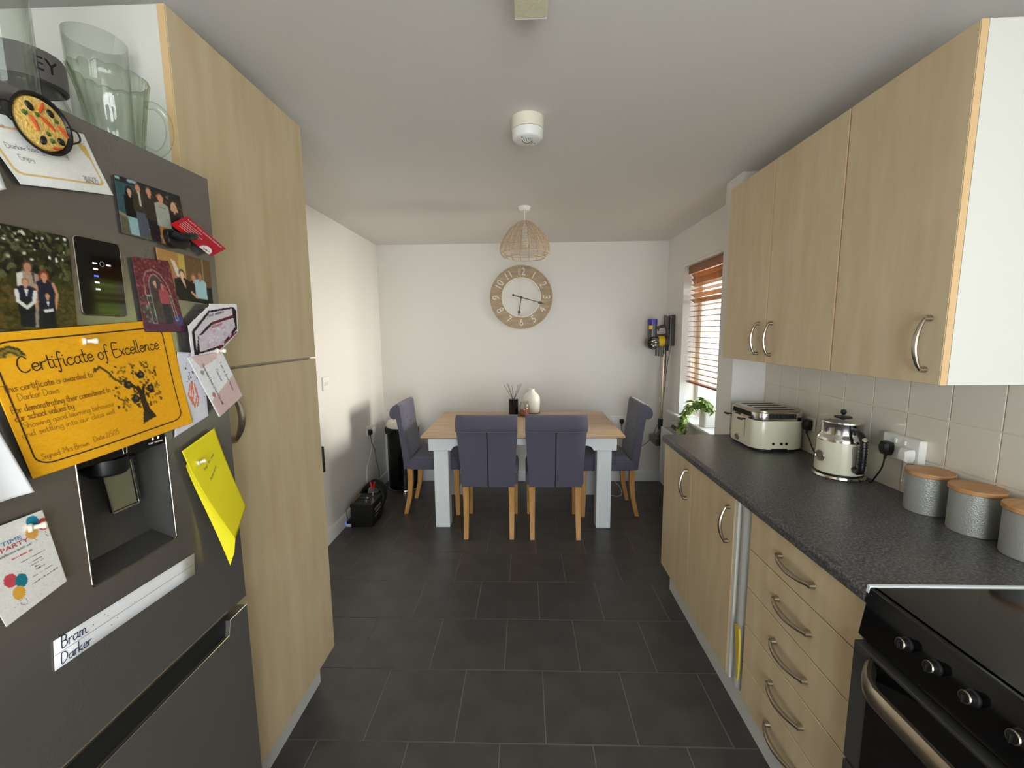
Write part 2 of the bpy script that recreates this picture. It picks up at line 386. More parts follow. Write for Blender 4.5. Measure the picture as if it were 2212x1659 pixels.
# ================================================================== KITCHEN UNITS
def bow(parent, p0, p1, out, r=.0048, bulge=.034, m='nickel'):
    """bow handle between two fixing points, standing off along out"""
    p0, p1, out = Vector(p0), Vector(p1), Vector(out); pts = []; rad = []
    pts.append(p0+out*.001); rad.append(r*1.5)
    for k in range(15):
        t = k/14; pts.append(p0.lerp(p1, t)+out*(.014+(bulge-.014)*math.sin(PI*t)**.8)); rad.append(r*(1+.55*math.sin(PI*t)))
    pts.append(p1+out*.001); rad.append(r*1.5)
    bm = nb(); tube(bm, pts, rad, 10)
    for p in (p0, p1): tube(bm, [p+out*.0005, p+out*.016], [r*1.9, r*1.5], 12)
    return ob('handle', bm, m, parent, label='curved brushed nickel bow handle')
def door(parent, bm, edge=None):
    return ob('door', bm, 'wood', parent)
# tall larder
lar = thing('larder_cabinet', 'tall pale maple larder cabinet beside the fridge freezer', 'cabinet', (-1.1, 1.345, 0))
LX = -.8225
ob('carcass', box(nb(), XL+.002, LX-.021, 1.052, 1.643, .15, 2.245, .001, 1), 'whiteboard', lar)
du = ob('door', box(nb(), LX-.0185, LX, 1.050, 1.645, 1.397, 2.243, .0015, 1), 'wood', lar)
ob('edging', box(nb(), LX-.0183, LX-.0006, 1.0486, 1.0503, 1.3975, 2.2425), 'woodedge', du)
dl = ob('door', box(nb(), LX-.0185, LX, 1.050, 1.645, .158, 1.390, .0015, 1), 'wood', lar)
ob('edging', box(nb(), LX-.0183, LX-.0006, 1.0486, 1.0503, .1585, 1.3895), 'woodedge', dl)
bow(dl, (LX, 1.135, 1.325), (LX, 1.135, 1.195), (1, 0, 0), .006, .036)
ob('plinth', box(nb(), XL+.002, -.885, 1.06, 1.628, 0, .149), 'plinth', lar)
# wall cabinets
UX = 1.0795; UZ0, UZ1 = 1.338, 2.210
def wall_unit(label, y0, y1, doors):
    t = thing('wall_cabinet', label, 'cabinet', (1.22, (y0+y1)/2, UZ0), group='maple wall cabinets')
    ob('carcass', box(nb(), UX+.0195, XR-.0105, y0+.001, y1-.001, UZ0+.001, UZ1), 'whiteboard', t)
    for a, b, hy in doors:
        d = ob('door', box(nb(), UX, UX+.018, a, b, UZ0, UZ1, .0015, 1), 'wood', t)
        ob('edging', box(nb(), UX+.0006, UX+.0176, a-.0014, a+.0003, UZ0+.001, UZ1-.001), 'woodedge', d)
        bow(d, (UX, hy, UZ0+.175), (UX, hy, UZ0+.038), (-1, 0, 0), .0046, .034)
    return t
wall_unit('double-door maple wall cabinet next to the window, with two handles side by side', 1.532, 2.352, [(1.534, 1.947, 1.903), (1.951, 2.350, 2.009)])
wall_unit('single-door maple wall cabinet with white end panel, nearest the camera', 1.128, 1.530, [(1.130, 1.528, 1.174)])
# base cabinet with two doors
BX = .780
bc = thing('base_cabinet', 'two-door maple base cabinet under the far end of the worktop', 'cabinet', (1.06, 1.94, 0))
ob('carcass', box(nb(), BX+.020, XR-.011, 1.513, 2.330, .15, .869), 'whiteboard', bc)
for a, b, hy in ((1.950, 2.333, 2.001), (1.537, 1.946, 1.577)):
    d = ob('door', box(nb(), BX, BX+.018, a, b, .152, .864, .0015, 1), 'wood', bc)
    ob('edging', box(nb(), BX+.0006, BX+.0176, a-.0014, a+.0003, .153, .863), 'woodedge', d)
    bow(d, (BX, hy, .815), (BX, hy, .678), (-1, 0, 0))
ob('end_strip', box(nb(), BX+.002, BX+.020, 1.513, 1.5355, .152, .868, .001, 1), 'whiteboard', bc)
ob('plinth', box(nb(), BX+.05, BX+.068, 1.42, 2.318, 0, .149), 'plinth', bc)
# drawer unit
dr = thing('drawer_unit', 'maple drawer unit of five drawers between the cooker and the slot', 'drawers', (1.06, 1.17, 0))
ob('carcass', box(nb(), BX+.020, XR-.011, .927, 1.420, .15, .869), 'whiteboard', dr)
zs = [.866, .729, .586, .445, .299, .152]
for i in range(5):
    d = ob('drawer', box(nb(), BX, BX+.018, .927, 1.4205, zs[i+1]+.002, zs[i]-.002, .0015, 1), 'wood', dr)
    zc = [.799, .657, .514, .368, .222][i]
    bow(d, (BX, 1.246, zc+.002), (BX, 1.098, zc-.002), (-1, 0, 0), .005, .034)
ob('plinth', box(nb(), BX+.05, BX+.068, .927, 1.419, 0, .149), 'plinth', dr)
# grey round-edged board standing in the slot, yellow cloth behind it
sb = thing('slot_board', 'grey round-edged folded board standing in the slot beside the drawers', 'board', (1.0, 1.477, .150))
ob('panel', box(nb(), .815, 1.28, 1.446, 1.507, .151, .86, .004, 1), 'vgrey', sb)
bm = nb(); lathe(bm, [(0, .152), (.031, .152), (.033, .156), (.033, .858), (.031, .862), (0, .862)], (.815, 1.4765, 0), 28)
MT['greypost'] = mat('silver_grey_edge', (196, 196, 192), .4, metal=.15); ob('rounded_edge', bm, 'greypost', sb)
ob('slot_base', box(nb(), BX+.072, 1.30, 1.423, 1.511, 0, .1495), 'plinth', sb)
bm = nb(); pts = [(.772, 1.462, .415), (.770, 1.430, .418), (.772, 1.4245, .36), (.773, 1.4235, .24), (.776, 1.436, .205), (.776, 1.444, .26), (.774, 1.452, .34)]
vs = [bm.verts.new(p) for p in pts]; bm.faces.new(vs)
g = bmesh.ops.extrude_face_region(bm, geom=bm.faces[:]); bmesh.ops.translate(bm, vec=(-.006, 0, 0), verts=[e for e in g['geom'] if isinstance(e, bmesh.types.BMVert)])
tag(ob('dust_cloth', bm, 'yellow', smooth=60), 'crumpled yellow cloth poking out of the slot by the drawers', 'cloth')
# worktop
tag(ob('worktop', prism(nb(), [(.763, .876), (.770, .870), (XR-.0105, .870), (XR-.0105, .910), (.778, .910), (.769, .907), (.7645, .902), (.763, .894)], 'Y', .917, 2.337, 0), 'worktop'), 'long speckled dark grey worktop over the right-hand base units', 'worktop')
# cooker
ck = thing('cooker', 'black glass-topped electric cooker with sloping knob panel, bottom right corner', 'cooker', (1.04, .615, 0))
CY0, CY1 = .317, .913
ob('body', box(nb(), .782, 1.325, CY0+.003, CY1-.002, .02, .898), 'mblack', ck)
ob('hob_glass', box(nb(), .772, 1.325, CY0, CY1-.006, .9, .914, .003, 2), 'glassblack', ck)
MT['rim'] = mat('white_hob_trim', (232, 238, 240), .3)
ob('hob_trim', prism(nb(), [(.765, .9), (.768, .917), (1.325, .917), (1.325, .9)], 'Y', CY1-.006, CY1+.0025, .001, 1), 'rim', ck)
cp_ = ob('control_panel', prism(nb(), [(.768, .914), (.7515, .802), (.785, .798), (.785, .914)], 'Y', CY0, CY1-.004, .003, 2), 'gblack', ck)
nrm = Vector((-.112, 0, .0165)).normalized(); rot = nrm.to_track_quat('Z', 'Y').to_matrix()
for i, y in enumerate((.797, .738, .672, .60, .525, .45, .38)):
    c = Vector((.7595, y, .863))
    k = ob('knob', lathe(nb(), [(0, .0), (.0135, .0), (.0135, .003), (.011, .005), (.0105, .015), (.009, .0175), (0, .018)], c, 24, rot), 'black', ck)
    bm = nb(); lathe(bm, [(.0104, .0152), (.0108, .0158), (.0098, .0178), (.0093, .0178)], c, 24, rot); ob('chrome_ring', bm, 'nickel', k)
    ob('grip', box(nb(), c.x-.0225, c.x-.012, y-.002, y+.002, .8555, .8705, .001, 1), 'black', k)
def odoor(z0, z1, hz):
    d = ob('oven_door', box(nb(), .745, .781, CY0+.004, CY1-.004, z0, z1, .003, 2), 'steel2', ck)
    ob('door_glass', box(nb(), .7435, .7455, CY0+.05, CY1-.052, z0+.012, z1-.006, .001, 1), 'glassblack', d)
    pts = []; wd = []
    for k in range(21):
        t = k/20; y = CY1-.055-(CY1-CY0-.11)*t; e = min(1, 6*min(t, 1-t))
        pts.append((.744-.052*math.sin(e*PI/2), y, hz)); 
    bm = nb(); tube(bm, pts, .0115, 10)
    for v in bm.verts: v.co.z = hz+(v.co.z-hz)*1.9
    ob('handle', bm, 'nickel', d)
odoor(.492, .788, .757); odoor(.10, .484, .45)
ob('plinth', box(nb(), .80, 1.30, CY0+.02, CY1-.02, 0, .09), 'mblack', ck)
# ================================================================== FRIDGE FREEZER
FX = -.740; FY0, FY1 = .425, 1.022
fr = thing('fridge_freezer', 'dark steel fridge freezer with water dispenser, covered in papers and photos', 'fridge freezer', (-1.08, .72, 0))
ob('cabinet_body', box(nb(), XL+.012, FX-.086, FY0, FY1-.002, .03, 1.848, .004, 2), 'steel2', fr)
A0, A1, Q0, Q1 = .655, .831, 1.060, 1.420
bm = nb()
for y0, y1, z0, z1 in ((FY0, A0, .803, 1.848), (A1, FY1, .803, 1.848), (A0, A1, .803, Q0), (A0, A1, Q1, 1.848)): box(bm, FX-.084, FX, y0, y1, z0, z1)
bmesh.ops.remove_doubles(bm, verts=bm.verts, dist=1e-5)
ud = ob('upper_door', bm, 'steel', fr, smooth=0)
ob('lower_lip', box(nb(), FX-.004, FX+.0015, .47, .953, .8005, .8075, .0015, 1), 'nickel', ud)
dsp = ob('dispenser_recess', prism(nb(), [(FX-.001, Q0), (FX-.001, Q0+.002), (FX-.022, Q0+.010), (FX-.05, Q0+.022), (FX-.062, Q0+.05), (FX-.066, Q0+.10), (FX-.066, Q1), (FX-.080, Q1), (FX-.080, Q0)], 'Y', A0+.0015, A1-.0015), 'steel2', ud)
for y0, y1 in ((A0, A0+.003), (A1-.003, A1)): ob('recess_side', box(nb(), FX-.08, FX-.001, y0, y1, Q0, Q1), 'steel2', dsp)
bm = nb(); tube(bm, [(FX, A0, Q0+.22), (FX, A0, Q0+.006), (FX, A0+.006, Q0), (FX, A1-.006, Q0), (FX, A1, Q0+.006), (FX, A1, Q0+.22)], .0012, 6); ob('recess_rim', bm, 'nickel', dsp)
hp = ob('dispenser_header', prism(nb(), [(FX+.001, 1.268), (FX+.001, Q1), (FX-.075, Q1), (FX-.075, 1.245), (FX-.055, 1.245), (FX-.03, 1.258)], 'Y', A0+.003, A1-.003, .001, 1), 'gblack', ud)
ob('nozzle', lathe(nb(), [(0, 1.232), (.028, 1.232), (.032, 1.238), (.032, 1.262), (0, 1.262)], (FX-.040, .742, 0), 24), 'black', hp)
for y, ch in ((.800, 0), (.813, 0)): ob('icon', box(nb(), FX+.001, FX+.0016, y-.0018, y+.0018, 1.281, 1.286), 'whiteled', hp)
ob('icon_text', text_bm('CUBE  CRUSHED', .0045, .0002, mx=frame((FX+.0015, .806, 1.2755), (0, 1, 0), (0, 0, 1))), 'palewhite', hp)
bm = nb(); tube(bm, [(FX+.0014, .736, 1.285), (FX+.0014, .7375, 1.272), (FX+.0014, .7435, 1.272), (FX+.0014, .745, 1.285)], .0006, 6); ob('cup_icon', bm, 'palewhite', hp)
pad = ob('paddle', prism(nb(), [(.750, 1.152), (.804, 1.152), (.797, 1.243), (.738, 1.243)], 'X', FX-.052, FX-.049, .0015, 1), 'paddle', dsp)
bm = nb(); tube(bm, [(FX-.047, .736, 1.245), (FX-.047, .7475, 1.154), (FX-.047, .751, 1.150), (FX-.047, .803, 1.150), (FX-.047, .806, 1.154), (FX-.047, .798, 1.245)], .0022, 8); ob('paddle_rim', bm, 'chrome', pad)
# control panel
pn = ob('control_panel', prism(nb(), rrect(.697, .777, 1.523, 1.652, .007), 'X', FX, FX+.002, .0006, 1), 'gblack', ud)
bm = nb(); tube(bm, [(FX+.001, y, z) for y, z in rrect(.697, .777, 1.523, 1.652, .007)], .0012, 6, closed=True); ob('panel_rim', bm, 'nickel', pn)
for i, (y, z) in enumerate(((.7275, 1.6115), (.7275, 1.6015), (.7275, 1.590), (.7275, 1.579), (.7275, 1.5675), (.7515, 1.6110))):
    ob('indicator', box(nb(), FX+.002, FX+.0026, y-.0038, y+.0038, z-.0014, z+.0014), 'blueled' if i == 2 else 'whiteled', pn, label='lit blue indicator' if i == 2 else None)
bm = nb(); tube(bm, [(FX+.0022, .7400+.0040*math.cos(a), 1.6115+.0040*math.sin(a)) for a in np.linspace(0, 2*PI, 16, endpoint=False)], .0005, 5, closed=True); ob('button_ring', bm, 'grille', pn)
fz = ob('freezer_drawer', prism(nb(), [(FY0, .06), (FY1, .06), (FY1, .777), (.958, .777), (.951, .741), (.47, .741), (.462, .777), (FY0, .777)], 'X', FX-.084, FX, 0), 'steel', fr, smooth=0)
bm = nb(); tube(bm, [(FX-.001, FY1, .778), (FX-.001, .959, .778), (FX-.001, .951, .742), (FX-.001, .47, .742), (FX-.001, .462, .778), (FX-.001, FY0, .778)], .0013, 6); ob('chrome_line', bm, 'chrome', fz)
ob('grip_recess', box(nb(), FX-.0125, FX-.0105, .464, .956, .7415, .8025), 'mblack', fr)
ob('kick_plate', box(nb(), XL+.02, FX-.03, FY0+.01, FY1-.01, 0, .03), 'mblack', fr)
# ------------------------------------------------------------------ painted prints: a tiny raster painter whose pixels become mesh vertices
class Cv:
    def __init__(s, w_, h_, c):
        s.w, s.h = w_, h_; s.a = np.zeros((h_, w_, 3)); s.a[:] = c
        s.U, s.V = np.meshgrid((np.arange(w_))/(w_-1), (np.arange(h_))/(h_-1)); s.asp = w_/h_
    def put(s, m, c): s.a[m] = c; return s
    def ell(s, x, y, rx, ry, c, rot=0):
        dx = (s.U-x)*s.asp; dy = s.V-y; co, si = math.cos(rot), math.sin(rot)
        return s.put(((dx*co+dy*si)/(rx*s.asp))**2+((dy*co-dx*si)/ry)**2 < 1, c)
    def poly(s, pts, c):
        ins = np.zeros(s.U.shape, bool); n = len(pts)
        for i in range(n):
            x1, y1 = pts[i]; x2, y2 = pts[(i+1) % n]
            if y1 == y2: continue
            k = ((y1 > s.V) != (y2 > s.V)) & (s.U < (x2-x1)*(s.V-y1)/(y2-y1)+x1); ins ^= k
        return s.put(ins, c)
    def rect(s, x0, y0, x1, y1, c): return s.put((s.U >= x0) & (s.U <= x1) & (s.V >= y0) & (s.V <= y1), c)
    def line(s, pts, wd, c):
        m = np.zeros(s.U.shape, bool)
        for (x1, y1), (x2, y2) in zip(pts, pts[1:]):
            ax, ay, bx, by = x1*s.asp, y1, x2*s.asp, y2; px, py = s.U*s.asp, s.V; l2 = (bx-ax)**2+(by-ay)**2+1e-12
            t = np.clip(((px-ax)*(bx-ax)+(py-ay)*(by-ay))/l2, 0, 1); m |= (px-ax-t*(bx-ax))**2+(py-ay-t*(by-ay))**2 < (wd/2)**2
        return s.put(m, c)
    def specks(s, n, x0, y0, x1, y1, cols, r0, r1):
        for _ in range(n):
            s.ell(random.uniform(x0, x1), random.uniform(y0, y1), random.uniform(r0, r1)/s.asp, random.uniform(r0, r1), random.choice(cols), random.uniform(0, 3))
        return s
    def mottle(s, amt):
        n = np.random.normal(size=(s.h, s.w)); n = (n+np.roll(n, 1, 0)+np.roll(n, 1, 1)+np.roll(n, 2, 1))/2; s.a = np.clip(s.a+n[..., None]*amt, 2, 250); return s
    def person(s, x, top, bot, wd, skin, hair, shirt, legs, waist=.52, longhair=False, dress=False):
        hh = (bot-top); hr = hh*.075; hrx = hr*.8/s.asp
        if longhair: s.ell(x, top+hr*1.7, hrx*1.45, hr*2.1, hair)
        wy = top+hh*waist
        s.poly([(x-wd*.42, wy), (x+wd*.42, wy), (x+wd*(.55 if dress else .34), bot), (x-wd*(.55 if dress else .34), bot)], legs)
        s.poly([(x-wd*.5, top+hh*.20), (x-wd*.2, top+hh*.155), (x+wd*.2, top+hh*.155), (x+wd*.5, top+hh*.20), (x+wd*.52, wy), (x-wd*.52, wy)], shirt)
        s.ell(x, top+hr*1.05, hrx*1.08, hr*1.1, hair); s.ell(x, top+hr*1.3, hrx*.85, hr*.95, skin); s.ell(x, top+hr*2.3, hrx*.5, hr*.5, skin)
        return s
PF = {}
def paper(name, label, cat, quad, cv=None, col='paper', off=.003, curl=None, m='print', n=(24, 24), corner=0, mask=None, group=None):
    """a sheet on the fridge door; quad TL,TR,BR,BL in door (y, z); prints carry a colour per vertex"""
    TL, TR, BR, BL = [np.array(q, float) for q in quad]
    def mp(u, v, lift=0.):
        p = (1-u)*(1-v)*TL+u*(1-v)*TR+u*v*BR+(1-u)*v*BL
        return (FX+off+(curl(u, v) if curl else 0)+lift, p[0], p[1])
    nx, ny = (cv.w, cv.h) if cv else n
    if cv and m == 'photo':
        p_ = np.pad(cv.a, ((1, 1), (1, 1), (0, 0)), 'edge'); cv.a = (p_[1:-1, 1:-1]*2+p_[:-2, 1:-1]+p_[2:, 1:-1]+p_[1:-1, :-2]+p_[1:-1, 2:])/6
    us = np.linspace(0, 1, nx); vs_ = np.linspace(0, 1, ny); V = [mp(u, v) for v in vs_ for u in us]; F = []
    ww = np.linalg.norm(TR-TL); hh = np.linalg.norm(BL-TL)
    for j in range(ny-1):
        for i in range(nx-1):
            u, v = (i+.5)/(nx-1), (j+.5)/(ny-1)
            if corner:
                dx = max(0, corner-min(u, 1-u)*ww); dy = max(0, corner-min(v, 1-v)*hh)
                if dx*dx+dy*dy > corner*corner: continue
            if mask and not mask(u, v): continue
            a = j*nx+i; F.append((a, a+nx, a+nx+1, a+1))
    c0 = np.array(V).mean(0); c0[2] = min(v[2] for v in V)
    me = bpy.data.meshes.new(name); me.from_pydata([tuple(np.array(v)-c0) for v in V], [], F)
    if cv:
        at = me.color_attributes.new('Col', 'FLOAT_COLOR', 'POINT'); k = cv.a.reshape(-1, 3)/255
        k = np.where(k <= .04045, k/12.92, ((k+.055)/1.055)**2.4); at.data.foreach_set('color', np.concatenate([k, np.ones((len(k), 1))], 1).ravel())
        me.materials.append(MT[m])
    else: me.materials.append(MT[col])
    me.polygons.foreach_set('use_smooth', [True]*len(me.polygons))
    o = bpy.data.objects.new(name, me); COL.objects.link(o); o.location = tuple(c0); MW[o.name] = Matrix.Translation(tuple(c0)); PF[o.name] = (mp, ww, hh)
    so = o.modifiers.new('sheet', 'SOLIDIFY'); so.thickness = .0004; so.offset = -1
    return tag(o, label, cat, group)
# a single-line handwriting alphabet, x-height 4, ascender 8
BOWL = [(3.6, 3.3), (2.1, 4), (.7, 3.1), (.4, 1.5), (1.3, .1), (2.7, .5), (3.6, 2)]; BB = [(.5, 2.6), (1.6, 4), (3.2, 3.5), (3.6, 2), (2.8, .2), (1.4, 0), (.5, 1)]
GL = {'a': (4.6, [BOWL, [(3.6, 4), (3.6, 1), (4.5, .2)]]), 'b': (4.4, [[(.5, 8), (.5, 0)], BB]), 'c': (4, [[(3.4, 3.4), (2, 4), (.6, 3), (.4, 1.4), (1.4, .1), (2.8, .2), (3.9, 1)]]),
 'd': (4.6, [BOWL, [(3.6, 8), (3.6, 1), (4.5, .2)]]), 'e': (4, [[(.5, 2), (3.4, 2.4), (2.9, 3.7), (1.8, 4), (.6, 3), (.4, 1.4), (1.4, .1), (2.8, .3), (3.9, 1.2)]]),
 'f': (3.4, [[(3.4, 7.2), (2.4, 8), (1.5, 7), (1.4, 4), (1.4, -1), (.8, -2.8), (0, -2)], [(0, 4), (3, 4)]]), 'g': (4.4, [BOWL, [(3.6, 4), (3.6, -1.5), (2.4, -3), (.8, -2.4)]]),
 'h': (4.2, [[(.5, 8), (.5, 0)], [(.5, 2.6), (1.8, 4), (3.2, 3.4), (3.3, .8), (4.1, .1)]]), 'i': (1.8, [[(.6, 4), (.6, .8), (1.5, .1)], [(.5, 5.6), (.8, 5.9)]]),
 'j': (2, [[(1, 4), (1, -2), (.2, -3)], [(.9, 5.6), (1.1, 5.9)]]), 'k': (4, [[(.5, 8), (.5, 0)], [(3, 4), (.6, 1.8), (3.4, 0)]]), 'l': (1.8, [[(.5, 8), (.5, 1), (1.5, .1)]]), 'm': (5.6, [[(.4, 4), (.4, 0)], [(.4, 2.6), (1.4, 4), (2.4, 3.2), (2.4, 0)], [(2.4, 2.6), (3.4, 4), (4.5, 3.2), (4.5, .8), (5.3, .1)]]),
 'n': (4.1, [[(.4, 4), (.4, 0)], [(.4, 2.6), (1.8, 4), (3, 3.2), (3.1, .8), (3.9, .1)]]), 'o': (4.2, [[(2, 4), (.6, 3), (.4, 1.5), (1.6, 0), (3.2, .7), (3.6, 2.4), (2.8, 3.8), (2, 4)]]),
 'p': (4.2, [[(.4, 4), (.4, -3)], BB]), 'r': (3, [[(.4, 4), (.4, 0)], [(.4, 2.4), (1.3, 3.8), (2.7, 3.8)]]), 's': (3.4, [[(3, 3.5), (1.6, 4), (.6, 3.2), (2.6, 1.4), (2.4, .2), (1, 0), (.2, .6)]]),
 't': (3, [[(1.3, 7), (1.3, 1), (2, .1), (2.8, .4)], [(0, 4.4), (2.8, 4.4)]]), 'u': (4.2, [[(.4, 4), (.5, 1), (1.6, 0), (3, .8), (3.3, 4)], [(3.3, 4), (3.3, .8), (4.1, .1)]]), 'v': (3.6, [[(.2, 4), (1.6, 0), (3.2, 4)]]),
 'w': (5.2, [[(.2, 4), (1.2, 0), (2.4, 3.4), (3.6, 0), (4.8, 4)]]), 'x': (3.8, [[(.2, 4), (3.4, 0)], [(3.4, 4), (.2, 0)]]), 'y': (4, [[(.3, 4), (.5, 1.4), (1.6, .6), (3, 1.4)], [(3.2, 4), (3.2, -1.5), (2, -3), (.6, -2.4)]]),
 'C': (6, [[(5, 6.6), (3.6, 8), (1.6, 7), (.5, 4), (1.2, 1), (3.2, 0), (5.2, 1)]]), 'E': (5, [[(4.4, 8), (.6, 8), (.6, 0), (4.6, 0)], [(.6, 4.2), (3.8, 4.2)]]), 'T': (5, [[(0, 8), (5, 8)], [(2.5, 8), (2.5, 0)]]), 'F': (4.4, [[(4.2, 8), (.6, 8), (.6, 0)], [(.6, 4.2), (3.4, 4.2)]]),
 'D': (5.6, [[(.6, 8), (.6, 0), (3, .3), (4.8, 2.4), (4.8, 5.4), (3, 7.6), (.6, 8)]]), 'S': (4.6, [[(4, 7), (2.4, 8), (.8, 6.6), (1.4, 4.8), (3.6, 3.2), (4, 1.4), (2.4, 0), (.4, 1)]]), 'B': (4.8, [[(.6, 8), (.6, 0), (3.4, .3), (4.2, 2.2), (3, 4), (.6, 4.2)], [(.6, 8), (2.8, 7.8), (3.6, 6), (2.6, 4.3), (.6, 4.2)]]),
 'M': (6.4, [[(.5, 0), (.6, 8), (3, 3), (5.4, 8), (5.6, 0)]]), 'I': (1.6, [[(.6, 8), (.6, 0)]]), '2': (4, [[(.4, 6.4), (2, 8), (3.4, 6.4), (2.6, 4), (.3, 0), (3.8, 0)]]), '5': (4, [[(3.4, 8), (.8, 8), (.7, 4.8), (2.4, 5), (3.6, 2.8), (2.2, 0), (.3, .8)]]), '3': (4, [[(.5, 7.2), (2.2, 8), (3.2, 6.4), (1.6, 4.4), (3.6, 2.4), (2.2, 0), (.3, .8)]]),
 '0': (4, [[(2, 8), (.6, 5.5), (.6, 2.5), (2, 0), (3.4, 2.5), (3.4, 5.5), (2, 8)]]), '4': (4, [[(2.6, 8), (.3, 2.6), (3.8, 2.6)], [(2.8, 4), (2.8, 0)]]), '/': (3, [[(.2, -.5), (2.6, 8)]]), ':': (1.4, [[(.5, 3), (.7, 3.2)], [(.5, .4), (.7, .6)]]), '.': (1.2, [[(.4, 0), (.6, .3)]]), '!': (1.4, [[(.5, 8), (.5, 2.4)], [(.5, .2), (.7, .4)]]), ',': (1.2, [[(.5, .4), (.2, -1)]]),
 'P': (4.6, [[(.6, 0), (.6, 8), (3.2, 7.8), (4, 6), (3, 4), (.6, 3.9)]]), ' ': (2.6, [])}
def write(par, s, u0, v0, w_, size, m='ink', lw=.16, slope=0., shear=.0, jit=0.):
    """handwriting ribbon from (u0, v0) spanning w_ of the sheet's width; size = metres per x-height unit of 4"""
    mp, ww, hh = PF[par.name]; tot = sum(GL[c][0] for c in s); k = w_*ww/tot; ky = size/4; bm = nb(); x = 0.
    for ch in s:
        gw, st = GL[ch]; jy = random.uniform(-jit, jit)
        for pl in st:
            P = spline([(px, py, 0) for px, py in pl], 4) if len(pl) > 2 else [Vector((px, py, 0)) for px, py in pl]
            pts = [Vector(((x+p.x+shear*p.y)*k, (p.y+jy)*ky, 0)) for p in P]; prev = None; hw = lw*size/2
            for i, p in enumerate(pts):
                t = (pts[min(i+1, len(pts)-1)]-pts[max(i-1, 0)]); t = t.normalized() if t.length > 1e-9 else Vector((1, 0, 0)); nn = Vector((-t.y, t.x, 0))*hw
                if i == 0: p = p-t*hw*.7
                if i == len(pts)-1: p = p+t*hw*.7
                pr = []
                for q in (p+nn, p-nn):
                    u = u0+q.x/ww; v = v0-q.y/hh+slope*q.x/ww; pr.append(bm.verts.new(mp(u, v, .0007)))
                if prev: bm.faces.new((prev[0], prev[1], pr[1], pr[0]))
                prev = pr
        x += gw
    return ob('lettering', bm, m, par, smooth=0)
def poly_line(par, pts, lw, m='ink', closed=False):
    mp, ww, hh = PF[par.name]; bm = nb(); prev = None
    P0 = [Vector((u*ww, v*hh, 0)) for u, v in pts]; P = []
    for i, a in enumerate(P0):
        if i == len(P0)-1 and not closed: P.append(a); break
        b = P0[(i+1) % len(P0)]; k_ = max(1, int((b-a).length/.008)); P += [a.lerp(b, j/k_) for j in range(k_)]
    n = len(P)
    for i in range(n+(1 if closed else 0)):
        p = P[i % n]; a = P[(i-1) % n] if (closed or i > 0) else p; b = P[(i+1) % n] if (closed or i < n-1) else p; t = (b-a).normalized(); nn = Vector((-t.y, t.x, 0))*lw/2
        pr = [bm.verts.new(mp(q.x/ww, q.y/hh, .0006)) for q in (p+nn, p-nn)]
        if prev: bm.faces.new((prev[0], prev[1], pr[1], pr[0]))
        prev = pr
    return ob('printed_line', bm, m, par, smooth=0)
def push_pin(label, y, z, off, ang, s=1.):
    """white magnetic push pin standing off the door, leaning toward the room"""
    t = thing('magnet_pin', label, 'magnet', (FX+off, y, z), group='white push-pin magnets on the fridge')
    d = Vector((.8, math.cos(ang)*.9, math.sin(ang)*.9)).normalized(); rot = d.to_track_quat('Z', 'Y').to_matrix()
    ob('pin_foot', lathe(nb(), [(0, 0), (.0062*s, 0), (.0066*s, .002*s), (.006*s, .0045*s), (.0035*s, .006*s), (.0033*s, .010*s)], (FX+off, y, z), 20, rot), 'offwhite', t)
    ob('pin_head', lathe(nb(), [(.0033*s, .010*s), (.0036*s, .0125*s), (.0052*s, .0145*s), (.0052*s, .018*s), (.004*s, .0195*s), (0, .0195*s)], (FX+off, y, z), 20, rot), 'offwhite', t)
# --- certificate
cv = Cv(170, 120, (250, 178, 24)); dk = (74, 56, 22); md = (150, 108, 22)
cv.specks(150, .50, .33, .82, .72, [dk, md, (170, 124, 24), (110, 84, 24)], .006, .016)
cv.poly([(.625, .86), (.655, .74), (.655, .60), (.64, .55), (.665, .52), (.68, .57), (.70, .52), (.715, .53), (.695, .60), (.70, .74), (.735, .83)], (60, 46, 24))
cv.line([(.67, .58), (.62, .50), (.58, .47)], .018, (60, 46, 24)).line([(.69, .56), (.74, .52)], .014, (60, 46, 24)).line([(.69, .62), (.77, .61)], .010, (70, 52, 24)).line([(.66, .6), (.60, .60)], .010, (70, 52, 24))
for x, y in ((.70, .445), (.60, .505), (.745, .575), (.625, .635)): cv.ell(x, y, .028, .034, (40, 40, 38)).ell(x+.006, y-.004, .010, .012, (120, 96, 50))
cv.line([(.43, .345), (.46, .315), (.50, .37), (.52, .43), (.56, .47), (.60, .45)], .018, (92, 74, 30)).poly([(.415, .36), (.43, .31), (.445, .34)], (92, 74, 30))
for r_, c in ((.055, (70, 66, 40)), (.042, (150, 122, 40)), (.030, (84, 76, 40)), (.018, (210, 160, 40))): cv.ell(.095, .165, r_, r_*1.35, c)
cv.rect(.03, .165, .16, .25, (250, 178, 24)); cv.mottle(4)
cert = paper('certificate', 'orange school certificate with handwritten lettering and a tree print', 'certificate', [(.545, 1.491), (.867, 1.520), (.897, 1.295), (.588, 1.277)], cv, off=.007, curl=lambda u, v: .010*max(0, v-.6)*u+.004*math.sin(5*u))
poly_line(cert, [(a, b) for a, b in rrect(.035, .925, .062, .925, .075, 6)], .0022, closed=True)
write(cert, 'Certificate of Excellence', .10, .275, .78, .0118, lw=.15, slope=-.03)
